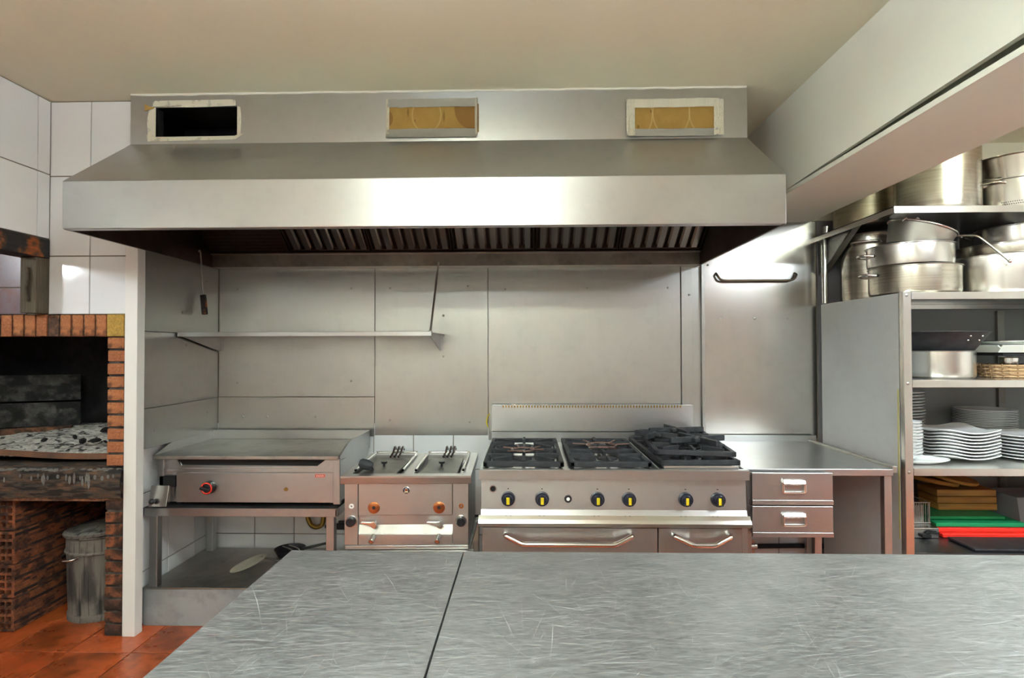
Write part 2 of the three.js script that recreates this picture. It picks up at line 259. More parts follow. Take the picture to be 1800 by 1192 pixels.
part('wall_paint', bx(XL, XL + 0.006, 0, CEIL, ZF, 1.296, 0), M.whitePaint, wallLeft);
{ const w = setting('wall_right', 'pale wall at the far right side of the kitchen'); part('wall_core', bx(XR, XR + 0.12, 0, 2.75, ZF, ZB, 0), M.whitePaint, w); }
{ const w = setting('wall_front', 'pale wall behind the viewer'); part('wall_core', bx(-3.5, XR + 0.12, 0, 2.75, ZF - 0.12, ZF, 0), M.whitePaint, w); }
{ const w = setting('wall_alcove', 'pale side wall of the brick grill alcove'); part('wall_core', bx(-3.62, -3.5, 0, 2.75, ZF, ZB + 0.12, 0), M.whitePaint, w); }
{ const c = setting('ceiling', 'cream painted ceiling'); part('ceiling_slab', bx(-3.62, XR + 0.12, CEIL, CEIL + 0.12, ZF - 0.12, ZB + 0.12, 0), M.ceiling, c); }
{ // dropped beam with a gap along its lower edge
  const b = setting('ceiling_beam', 'white boxed ceiling beam with a dark open gap along its lower edge');
  part('beam_core', bx(1.42, 1.71, 2.19, CEIL, ZF, ZB - 0.01, 0), M.beamFace, b);
  part('face_board', prismX([[ZF, CEIL], [ZF, 2.235], [1.0, 2.225], [1.52, 2.212], [2.0, 2.205], [2.55, 2.193], [2.9, 2.183], [ZB - 0.01, 2.18], [ZB - 0.01, CEIL]], 1.293, 1.311), M.beamFace, b);
  part('soffit_board', bx(1.292, 1.716, 2.158, 2.178, ZF, ZB - 0.01, 0.002), M.beamFace, b);
  part('edge_strip', bx(1.287, 1.2925, 2.158, 2.178, ZF, ZB - 0.012, 0.001), M.beamFace, b);
  part('face_board', bx(1.7105, 1.72, 2.18, CEIL, ZF, ZB - 0.01, 0), M.beamFace, b);
}
{ // charred lintel and post of the grill opening
  const l = solo('timber_lintel', bx(XL - 0.11, XL + 0.012, 1.845, 1.94, 1.35, ZP - 0.004, 0.006), M.charred, 'charred dark timber lintel under the left tiled wall', 'beam', [XL - 0.05, 1.845, 2.1]);
  solo('timber_post', [bx(XL - 0.072, XL + 0.008, 1.572, 1.844, 2.72, ZP - 0.004, 0.005), tube([[XL - 0.03, 1.79, 2.716], [XL - 0.022, 1.74, 2.711], [XL - 0.034, 1.69, 2.712], [XL - 0.026, 1.63, 2.716]], 0.008, 20, 8)], M.greyWood, 'short weathered grey timber post below the charred lintel', 'post', [XL - 0.03, 1.572, 2.76]);
}
// ---------------------------------------------------------------- ceiling luminaires
for (const [x, z, sx, sz, down, up, label] of LAMPS) {
  const y0 = LAMPY, y1 = LAMPY + 0.12, L = thing('pendant_lamp', label, 'lamp', [x, y0, -z], 'suspended luminaires'), opal = std({ color: 0xffffff, roughness: 0.5, emissive: 0xfffdf6, emissiveIntensity: 1.2 });
  const fr = [[x - sx / 2 - 0.012, -z - sz / 2 - 0.012], [x + sx / 2 + 0.012, -z - sz / 2 - 0.012], [x + sx / 2 + 0.012, -z + sz / 2 + 0.012], [x - sx / 2 - 0.012, -z + sz / 2 + 0.012]], hole = [[x - sx / 2, -z - sz / 2], [x + sx / 2, -z - sz / 2], [x + sx / 2, -z + sz / 2], [x - sx / 2, -z + sz / 2]];
  part('frame', [prismY(fr, y0, y0 + 0.016, [hole]), prismY(fr, y1 - 0.016, y1, [hole])], M.whitePaint, L);
  for (const q of [-1, 1]) part('side_diffuser', bx(x + q * sx / 2 - 0.003, x + q * sx / 2 + 0.003, y0 + 0.014, y1 - 0.014, -z - sz / 2, -z + sz / 2, 0), opal, L);
  for (const q of [-1, 1]) part('end_panel', bx(x - sx / 2 + 0.004, x + sx / 2 - 0.004, y0 + 0.014, y1 - 0.014, -z + q * sz / 2 - 0.003, -z + q * sz / 2 + 0.003, 0), M.whitePaint, L);
  part('lower_diffuser', bx(x - sx / 2, x + sx / 2, y0 + 0.004, y0 + 0.012, -z - sz / 2, -z + sz / 2, 0), opal, L);
  part('upper_diffuser', bx(x - sx / 2, x + sx / 2, y1 - 0.012, y1 - 0.004, -z - sz / 2, -z + sz / 2, 0), opal, L);
  for (const q of [-0.4, 0.4]) part('hanger', cyl([x + q * sx, y1 - 0.006, -z], [x + q * sx, CEIL, -z], 0.003, 0.003, 8), M.steelDull, L);
  for (const q of [-1, 1]) { const rl = new THREE.RectAreaLight(0xffffff, 42, sz, 0.09); rl.color.setRGB(0.82, 0.94, 1.03); rl.rotation.y = -q * Math.PI / 2; rl.position.set(q * (sx / 2 + 0.005), 0.06, 0); rl.name = 'tube_light'; L.add(rl); }
  const add = (I, yy, rx) => { const rl = new THREE.RectAreaLight(0xffffff, I, sx, sz); rl.color.setRGB(0.82, 0.94, 1.03); rl.rotation.x = rx; rl.position.set(0, yy, 0); rl.name = 'tube_light'; L.add(rl); };
  add(down, 0.001, -Math.PI / 2); add(up, 0.119, Math.PI / 2);
}
{ // small lamp on the alcove wall beside the grill
  const L = thing('wall_lamp', 'short wall lamp in the alcove left of the brick grill', 'lamp', [-3.5, 1.96, 1.55]);
  part('housing', bx(-3.5, -3.4, 1.96, 2.1, 1.38, 1.72, 0.006), M.whitePaint, L);
  part('diffuser', bx(-3.4, -3.385, 1.97, 2.09, 1.39, 1.71, 0.004), std({ color: 0xffffff, roughness: 0.5, emissive: 0xfffdf6, emissiveIntensity: 1.2 }), L);
  const rl = new THREE.RectAreaLight(0xffffff, 75, 0.32, 0.12); rl.color.setRGB(0.9, 0.96, 1.0); rl.rotation.y = -Math.PI / 2; rl.position.set(0.117, 0.07, 0); rl.name = 'tube_light'; L.add(rl);
}
// ---------------------------------------------------------------- extraction hood
{
  const x0 = -1.908, x1 = 1.037, y0 = 1.892, yT = 2.09, yB = 2.386, zH = 2.326, zX = 2.734, zW = ZB - 0.012;
  const h = thing('extraction_hood', 'large stainless steel extraction hood above the cooking line', 'hood', [(x0 + x1) / 2, y0, zW]);
  part('front_panel', [bx(x0, x1, y0, yT, zH, zH + 0.012, 0.003), bx(x0 + 0.004, x1 - 0.004, y0, y0 + 0.006, zH + 0.012, zH + 0.04, 0.001)], M.hood, h);
  part('sloped_top', prismX([[zH, yT], [zX, yB], [zX + 0.014, yB - 0.004], [zH + 0.012, yT - 0.008]], x0, x1), M.hood, h);
  const side = [[zH + 0.012, y0], [zW, y0], [zW, CEIL], [zX, CEIL], [zX, yB], [zH + 0.012, yT - 0.004]], inner = [[zH + 0.014, y0], [zW, y0], [zW, CEIL], [zX + 0.012, CEIL], [zX + 0.012, yB - 0.01], [zH + 0.014, yT - 0.012]];
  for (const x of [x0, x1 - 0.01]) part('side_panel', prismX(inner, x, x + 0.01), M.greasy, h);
  for (const [a, b] of [[x0 - 0.003, x0], [x1, x1 + 0.003]]) part('outer_side_skin', prismX(side, a, b), M.hood, h);
  const V1 = [-1.787, -1.389, 2.422, 2.566], V2 = [-0.653, -0.24, 2.442, 2.546], V3 = [0.514, 0.884, 2.429, 2.531];
  const rect = ([a, b, c, d]) => [[a, c], [b, c], [b, d], [a, d]];
  part('plenum_front', prismZ([[x0, yB], [x1, yB], [x1, CEIL], [x0, CEIL]], zX, zX + 0.01, [rect(V1), rect(V2), rect(V3)]), M.hood, h);
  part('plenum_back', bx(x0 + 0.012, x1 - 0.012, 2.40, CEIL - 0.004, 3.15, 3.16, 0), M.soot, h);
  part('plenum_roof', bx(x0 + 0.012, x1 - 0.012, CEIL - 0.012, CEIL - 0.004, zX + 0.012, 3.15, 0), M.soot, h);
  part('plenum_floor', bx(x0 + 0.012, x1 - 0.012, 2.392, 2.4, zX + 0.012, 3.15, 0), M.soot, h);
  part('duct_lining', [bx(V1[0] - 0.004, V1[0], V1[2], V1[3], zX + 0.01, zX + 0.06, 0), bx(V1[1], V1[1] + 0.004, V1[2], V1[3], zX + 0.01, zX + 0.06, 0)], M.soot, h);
  // torn paper tape around the open vent
  const strip = (pts, m, k, t = 0.0015) => part('tape_strip', prismZ(pts, zX - t - k * 0.0012, zX - k * 0.0012), m, h);
  strip([[-1.80, 2.565], [-1.60, 2.562], [-1.395, 2.567], [-1.396, 2.59], [-1.405, 2.598], [-1.79, 2.596], [-1.80, 2.585]], M.paper, 1);
  strip([[-1.825, 2.398], [-1.40, 2.404], [-1.352, 2.432], [-1.378, 2.432], [-1.40, 2.422], [-1.60, 2.42], [-1.785, 2.419], [-1.834, 2.434]], M.paper, 1);
  strip([[-1.825, 2.43], [-1.787, 2.42], [-1.787, 2.568], [-1.818, 2.562], [-1.83, 2.50]], M.paper, 0);
  strip([[-1.389, 2.424], [-1.372, 2.432], [-1.368, 2.50], [-1.374, 2.562], [-1.389, 2.566]], M.paper, 0);
  strip([[-1.84, 2.548], [-1.80, 2.556], [-1.79, 2.566], [-1.815, 2.568], [-1.842, 2.582]], M.cardboard, 2);
  part('tape_strip', turn(bx(-1.80, -1.66, 2.568, 2.571, zX - 0.012, zX - 0.004, 0.001), [-1.73, 2.57, zX], 0.2, 0, 0.03), M.paper, h);
  // cardboard closing pieces under crumpled foil tape
  const disc = (circles, dark, smudge) => { const w = 512, hh = 128, n = noise(w, hh, 16, 4, 4, 140 + circles.length); return tex(w, hh, (i, x, y) => { const u = x / w * 4, v = y / hh; let c = mix3(hex(0xb18f4c), hex(0xa07f40), n[i]); for (const [cx, cy, R] of circles) { const d = Math.hypot(u - cx, v - cy); if (Math.abs(d - R) < 0.03) c = mix3(c, hex(0xc9b07a), 0.6); } for (const [cx, cy, R] of dark) if (Math.hypot(u - cx, v - cy) < R) c = mix3(c, hex(0x86602e), 0.8); for (const [cx, cy, rx, ry] of smudge) { const d = Math.hypot((u - cx) / rx, (v - cy) / ry); if (d < 1) c = mix3(c, hex(0x5c4418), 0.6 * (1 - d * d)); } return c; }, true, 1); };
  const card = (R, map) => { const [a, b, c, d] = R; const g = clean(new THREE.BoxGeometry(b - a + 0.03, d - c + 0.03, 0.004)); g.translate((a + b) / 2, (c + d) / 2, -(zX - 0.002)); return part('cardboard_cover', g, std({ roughness: 0.9, map }), h, 'brown cardboard closing a vent opening'); };
  card(V2, disc([[1.75, 0.62, 0.62]], [[3.7, 0.85, 0.75], [0.0, 0.5, 0.3]], [[0.95, 0.72, 0.06, 0.2], [2.5, 0.55, 0.06, 0.25], [1.25, 0.42, 0.05, 0.06]]));
  card(V3, disc([[0.1, 0.62, 0.86], [1.85, 0.7, 0.86], [3.55, 0.72, 0.86]], [], [[0.9, 0.76, 0.05, 0.09], [0.3, 0.2, 0.08, 0.1]]));
  const crumple = (a, b, c, d, k, seed, m = M.foil) => { const n = noise(64, 64, 6, 6, 3, seed); return part('foil_tape', grid(28, 6, (u, v) => [lerp(a, b, u) + 0.002 * Math.sin(u * 40 + seed), lerp(c, d, v) + (v === 0 || v === 1 ? 0.003 * (n[((u * 63) | 0)] - 0.5) : 0), zX - 0.004 - k * 0.002 - 0.006 * n[((v * 63) | 0) * 64 + ((u * 63) | 0)]]), m, h); };
  crumple(-0.664, -0.234, 2.546, 2.586, 1, 3); crumple(-0.668, -0.238, 2.404, 2.442, 1, 4); crumple(-0.664, -0.236, 2.402, 2.414, 2, 5); crumple(-0.666, -0.653, 2.41, 2.586, 1, 6, M.paper); crumple(-0.242, -0.232, 2.41, 2.588, 1, 7, M.paper);
  crumple(0.478, 0.91, 2.531, 2.572, 1, 8, M.paper); crumple(0.474, 0.905, 2.394, 2.429, 1, 9); crumple(0.474, 0.514, 2.396, 2.57, 2, 10, M.paper); crumple(0.884, 0.926, 2.398, 2.566, 2, 11, M.paper);
  // sealant along the ceiling
  const sl = [], r = rng(4); for (let i = 0; i <= 60; i++) sl.push([lerp(x0, x1, i / 60), CEIL - 0.003 + (r() - 0.5) * 0.004, zX - 0.002]);
  part('sealant_bead', tube(sl, 0.006, 180, 6), M.sealant, h, 'uneven white sealant bead along the ceiling');
  // trough and filters
  part('grease_trough', [bx(x0 + 0.012, x1 - 0.012, y0, 1.972, 3.44, 3.448, 0.001), bx(x0 + 0.012, x1 - 0.012, y0, y0 + 0.006, 3.448, zW, 0.001), bx(x0 + 0.012, x1 - 0.012, 1.964, 1.972, 3.42, 3.44, 0.001)], M.trough, h);
  const fy0 = 1.976, fy1 = 2.36, fz0 = 3.43, fz1 = 2.86, ang = Math.atan2(fy1 - fy0, fz0 - fz1);
  const incl = (g) => turn(g, [0, fy0, fz0], -ang, 0, 0);    // built flat from fz0 forward, then tilted up
  const L = Math.hypot(fy1 - fy0, fz0 - fz1);
  const fw = 0.4905, xs = x0 + 0.012;
  for (let u = 0; u < 6; u++) {
    const a = xs + u * (fw - 0.0025), b = a + fw - 0.012;
    if (u === 0) {
      const f = part('filter', [incl(bx(a, b, fy0, fy0 + 0.03, fz0 - L, fz0, 0.001))], M.greasy, h, 'flat greasy mesh filter');
      for (let k = 0; k < 24; k++) part('mesh_rib', incl(bx(a + 0.012, b - 0.012, fy0 - 0.003, fy0, fz0 - L + 0.02 + k * (L - 0.03) / 24, fz0 - L + 0.028 + k * (L - 0.03) / 24, 0)), M.greasy, f);
      continue;
    }
    const f = part('filter', [incl(bx(a, b, fy0 + 0.03, fy0 + 0.036, fz0 - L, fz0, 0)), incl(bx(a, b, fy0, fy0 + 0.03, fz0 - 0.02, fz0, 0.001)), incl(bx(a, a + 0.006, fy0, fy0 + 0.03, fz0 - L, fz0, 0.001)), incl(bx(b - 0.006, b, fy0, fy0 + 0.03, fz0 - L, fz0, 0.001))], M.greasy, h);
    const ns = 7, pitch = (b - a - 0.012) / ns;
    for (let k = 0; k < ns; k++) {
      const c = a + 0.006 + (k + 0.5) * pitch, w = pitch * 0.39;
      part('baffle_slat', incl(prismZ([[c - w, fy0 + 0.012], [c - w * 0.6, fy0], [c + w * 0.6, fy0], [c + w, fy0 + 0.012], [c + w - 0.003, fy0 + 0.013], [c + w * 0.55, fy0 + 0.003], [c - w * 0.55, fy0 + 0.003], [c - w + 0.003, fy0 + 0.013]], fz0 - L, fz0 - 0.022)), M.filter, f);
    }
  }
}
// ---------------------------------------------------------------- wall shelf under the hood
{
  const x0 = -1.9, x1 = -0.512, Zf = 3.11, Zw = ZB - 0.012;
  const s = thing('wall_shelf', 'narrow stainless wall shelf on the rear cladding under the hood', 'shelf', [(x0 + x1) / 2, 1.38, Zw]);
  part('board', [bx(x0, x1, 1.482, 1.486, Zf, Zw, 0.001), bx(x0, x1, 1.465, 1.49, Zf - 0.006, Zf, 0.002)], M.steel, s);
  const br = (x) => part('bracket', [prismX([[Zf + 0.01, 1.481], [Zw, 1.481], [Zw, 1.385], [Zw - 0.03, 1.385], [Zf + 0.01, 1.468]], x, x + 0.003), bx(x - 0.012, x + 0.012, 1.385, 1.481, Zw - 0.003, Zw, 0.0005)], M.steel, s);
  br(x0 + 0.01); br(x1 - 0.014);
  part('support_rod', [cyl([-0.512, 1.9, 3.36], [-0.52, 1.487, 3.12], 0.006, 0.006, 12), cyl([-0.52, 1.485, 3.12], [-0.52, 1.494, 3.12], 0.011, 0.011, 12)], M.steelDull, s, 'thin dark hanger rod');
}
{ // long tool hanging from the hood
  const t = thing('hanging_scraper', 'long thin scraper with charred wooden grip hanging at the left cladding', 'scraper', [-1.86, 1.58, 3.3]);
  part('rod', [cyl([-1.888, 1.96, 3.3], [-1.868, 1.71, 3.3], 0.0045, 0.0045, 10)], M.steelDull, t);
  part('grip', turn(bx(-1.88, -1.851, 1.597, 1.712, 3.29, 3.312, 0.004), [-1.866, 1.655, 3.3], 0, 0, 0.1), M.charred, t);
  part('hook', tube([[-1.888, 1.958, 3.3], [-1.893, 1.972, 3.3], [-1.899, 1.96, 3.3]], 0.004, 12, 6), M.steelDull, t);
}
// ---------------------------------------------------------------- griddle stand
{
  const x0 = -1.955, x1 = -0.956, Z0 = 2.91, Z1 = 3.5;
  const s = thing('griddle_stand', 'stainless steel stand with lower shelf under the griddle', 'stand', [(x0 + x1) / 2, 0, (Z0 + Z1) / 2]);
  part('top', [bx(x0, x1, 0.548, 0.59, Z0, Z0 + 0.02, 0.003), bx(x0, x1, 0.585, 0.59, Z0, Z1, 0.001), bx(x1 - 0.012, x1, 0.548, 0.59, Z0, Z1, 0.002), bx(x0, x0 + 0.012, 0.548, 0.59, Z0, Z1, 0.002)], M.steel, s);
  for (const x of [x0 + 0.032, x1 - 0.06]) for (const Z of [Z0 + 0.006, Z1 - 0.06]) part('leg', bx(x, x + 0.042, 0.0, 0.585, Z, Z + 0.042, 0.003), M.steel, s);
  part('lower_shelf', [bx(x0 + 0.006, x1, 0.182, 0.19, Z0 - 0.002, Z1, 0.001)], M.steelDull, s);
  part('kick_plate', bx(x0 + 0.012, x1, 0.0, 0.182, Z0 - 0.004, Z0 + 0.004, 0.001), std({ color: 0xa2a5a6, metalness: 0.3, roughness: 0.6, map: mD.map }), s, 'dull grey kick plate');
}
// ---------------------------------------------------------------- griddle
{
  const x0 = -1.918, x1 = -0.951, Z0 = 2.93, Z1 = 3.5;
  const g = thing('griddle', 'stainless steel counter griddle with red ringed knob', 'griddle', [(x0 + x1) / 2, 0.59, (Z0 + Z1) / 2]);
  part('body', [bx(x0 + 0.02, x1 - 0.01, 0.61, 0.82, Z0 + 0.03, Z1, 0.002)], M.steel, g);
  part('front_panel', [bx(x0 + 0.12, x1 - 0.035, 0.612, 0.765, Z0 + 0.008, Z0 + 0.03, 0.003)], M.steel, g);
  part('front_frame', [bx(x0 + 0.018, x0 + 0.05, 0.612, 0.83, Z0 + 0.012, Z0 + 0.03, 0.002), bx(x1 - 0.035, x1, 0.605, 0.835, Z0 + 0.004, Z0 + 0.03, 0.003), bx(x0 + 0.05, x1 - 0.035, 0.765, 0.785, Z0 + 0.014, Z0 + 0.03, 0.002)], M.steel, g);
  part('grease_slot', prismZ([[-1.80, 0.828], [-1.035, 0.826], [-1.075, 0.796], [-1.78, 0.8]], Z0 + 0.0272, Z0 + 0.0292), M.dark, g, 'black slot below the plate lip');
  part('slot_trim', prismZ([[x0 + 0.04, 0.832], [-1.803, 0.832], [-1.783, 0.797], [-1.073, 0.793], [-1.03, 0.83], [x1 - 0.03, 0.83], [x1 - 0.03, 0.785], [x0 + 0.04, 0.785]], Z0 + 0.02, Z0 + 0.0285), M.steel, g);
  part('plate', [bx(x0, x1 - 0.006, 0.832, 0.852, Z0 - 0.004, Z1 - 0.02, 0.004)], M.steelDull, g);
  part('rear_splash', [bx(x0, x1, 0.84, 0.905, Z1 - 0.012, Z1, 0.002)], M.steel, g);
  const sp = [[Z0, 0.845], [Z0 + 0.02, 0.856], [Z0 + 0.14, 0.892], [Z0 + 0.2, 0.902], [Z1, 0.904], [Z1, 0.8], [Z0 + 0.02, 0.83]];
  part('side_splash', prismX(sp, x0 - 0.003, x0 + 0.003), M.steel, g); part('side_splash', prismX(sp, x1 - 0.008, x1 - 0.001), M.steel, g);
  const k = part('knob', [cyl([-1.624, 0.691, Z0 + 0.008], [-1.624, 0.691, Z0 - 0.022], 0.034, 0.032, 28)], M.blackPlastic, g);
  part('ring', [turn(clean(new THREE.TorusGeometry(0.026, 0.0042, 10, 32)).translate(-1.624, 0.691, -(Z0 - 0.023)), [-1.624, 0.691, Z0])], M.red, k, 'red marked ring');
  part('grip', turn(bx(-1.632, -1.616, 0.668, 0.714, Z0 - 0.052, Z0 - 0.02, 0.005), [-1.624, 0.691, Z0], 0, 0, 1.25), M.blackPlastic, k);
  part('indicator', cyl([-1.229, 0.681, Z0 + 0.008], [-1.229, 0.681, Z0], 0.01, 0.008, 16), M.brass, g, 'small brass stud');
  const cv = document.createElement('canvas'); cv.width = 256; cv.height = 96; const cx = cv.getContext('2d'); cx.fillStyle = '#c84a3c'; cx.fillRect(0, 0, 256, 96); cx.strokeStyle = '#e8b0a4'; cx.lineWidth = 8; cx.strokeRect(6, 6, 244, 84); cx.fillStyle = '#f4d8cc'; cx.font = 'bold 68px sans-serif'; cx.textAlign = 'center'; cx.textBaseline = 'middle'; cx.fillText('EMUD', 128, 50);
  const bt = new THREE.CanvasTexture(cv); bt.colorSpace = THREE.SRGBColorSpace; const bg = clean(new THREE.BoxGeometry(0.052, 0.018, 0.002)); bg.translate(-1.054, 0.75, -(Z0 + 0.007)); part('maker_badge', bg, std({ map: bt, roughness: 0.4 }), g, 'small red maker badge');
  // grease drawer with slanting front
  const d = part('grease_drawer', [turn(bx(-1.904, -1.812, 0.602, 0.706, Z0 - 0.03, Z0 - 0.024, 0.002), [-1.86, 0.706, Z0 - 0.026], -0.22, 0, 0), bx(-1.9, -1.897, 0.605, 0.7, Z0 - 0.026, Z0 + 0.02, 0.001), bx(-1.819, -1.816, 0.62, 0.702, Z0 - 0.026, Z0 + 0.02, 0.001)], M.aluminium, g);
  part('drawer_knob', [cyl([-1.87, 0.637, Z0 - 0.03], [-1.874, 0.635, Z0 - 0.055], 0.006, 0.006, 12), sphere([-1.876, 0.634, Z0 - 0.066], 0.014)], M.blackPlastic, d, 'round black knob');
  part('drawer_slot', bx(-1.888, -1.805, 0.69, 0.745, Z0 + 0.012, Z0 + 0.0285, 0), M.dark, g);
  for (const x of [x0 + 0.1, x1 - 0.1]) for (const Z of [Z0 + 0.08, Z1 - 0.08]) part('foot', cyl([x, 0.59, Z], [x, 0.612, Z], 0.018, 0.018, 14), M.rubber, g);
}
// ---------------------------------------------------------------- things on the stand's lower shelf
{
  const t = thing('oval_ladle', 'pale aluminium oval scoop lying on the shelf under the griddle', 'ladle', [-1.5, 0.19, 3.2]);
  part('bowl', turn(grid(24, 12, (u, v) => { const a = u * Math.PI * 2, r = v; return [-1.53 + 0.145 * r * Math.cos(a), 0.203 + 0.018 * r * r, 3.17 + 0.05 * r * Math.sin(a)]; }), [-1.53, 0.2, 3.17], 0, 1.4, 0), std({ color: 0xd6d3c2, metalness: 0.6, roughness: 0.45, side: THREE.DoubleSide }), t);
  part('handle', tube([[-1.512, 0.212, 3.285], [-1.47, 0.206, 3.28], [-1.36, 0.199, 3.24], [-1.2, 0.197, 3.2]], 0.006, 24, 8), M.chrome, t);
  const p = thing('frying_pan', 'small black frying pan resting on the shelf behind the scoop', 'pan', [-1.38, 0.19, 3.36]);
  part('body', lathe([[0, 0.004], [0.065, 0.004], [0.085, 0.035], [0.088, 0.035], [0.07, 0], [0, 0]], [-1.395, 0.191, 3.395], 36), M.blackPan, p);
  part('handle', [turn(bx(-1.32, -1.15, 0.215, 0.227, 3.39, 3.412, 0.004), [-1.32, 0.22, 3.4], 0, 0.1, 0.2)], M.blackPlastic, p);
  const w = thing('wire_tongs', 'chrome tongs lying over the black frying pan', 'tongs', [-1.34, 0.24, 3.32]);
  part('arm', tube([[-1.44, 0.232, 3.4], [-1.36, 0.231, 3.34], [-1.26, 0.2, 3.24]], 0.005, 16, 8), M.chrome, w); part('arm', tube([[-1.41, 0.232, 3.42], [-1.33, 0.231, 3.36], [-1.255, 0.2, 3.25]], 0.005, 16, 8), M.chrome, w);
  const gp = thing('gas_pipe', 'curved brass gas pipe with valve on the wall under the griddle', 'pipe', [-1.2, 0.28, ZB - 0.05]);
  part('bend', tube([[-1.33, 0.56, ZB - 0.05], [-1.33, 0.38, ZB - 0.05], [-1.31, 0.33, ZB - 0.05], [-1.275, 0.315, ZB - 0.05], [-1.24, 0.335, ZB - 0.05], [-1.23, 0.42, ZB - 0.05], [-1.23, 0.56, ZB - 0.05]], 0.014, 40, 10), M.brass, gp);
  part('pipe_run', [cyl([-1.225, 0.318, ZB - 0.04], [-0.6, 0.318, ZB - 0.04], 0.011, 0.011, 12)], M.blackIron, gp, 'dark horizontal pipe');
  part('valve', [cyl([-1.16, 0.318, ZB - 0.04], [-1.09, 0.318, ZB - 0.04], 0.02, 0.02, 8), bx(-1.145, -1.105, 0.338, 0.352, ZB - 0.05, ZB - 0.03, 0.003), cyl([-1.125, 0.318, ZB - 0.04], [-1.125, 0.345, ZB - 0.04], 0.008, 0.008, 10)], M.blackIron, gp);
}
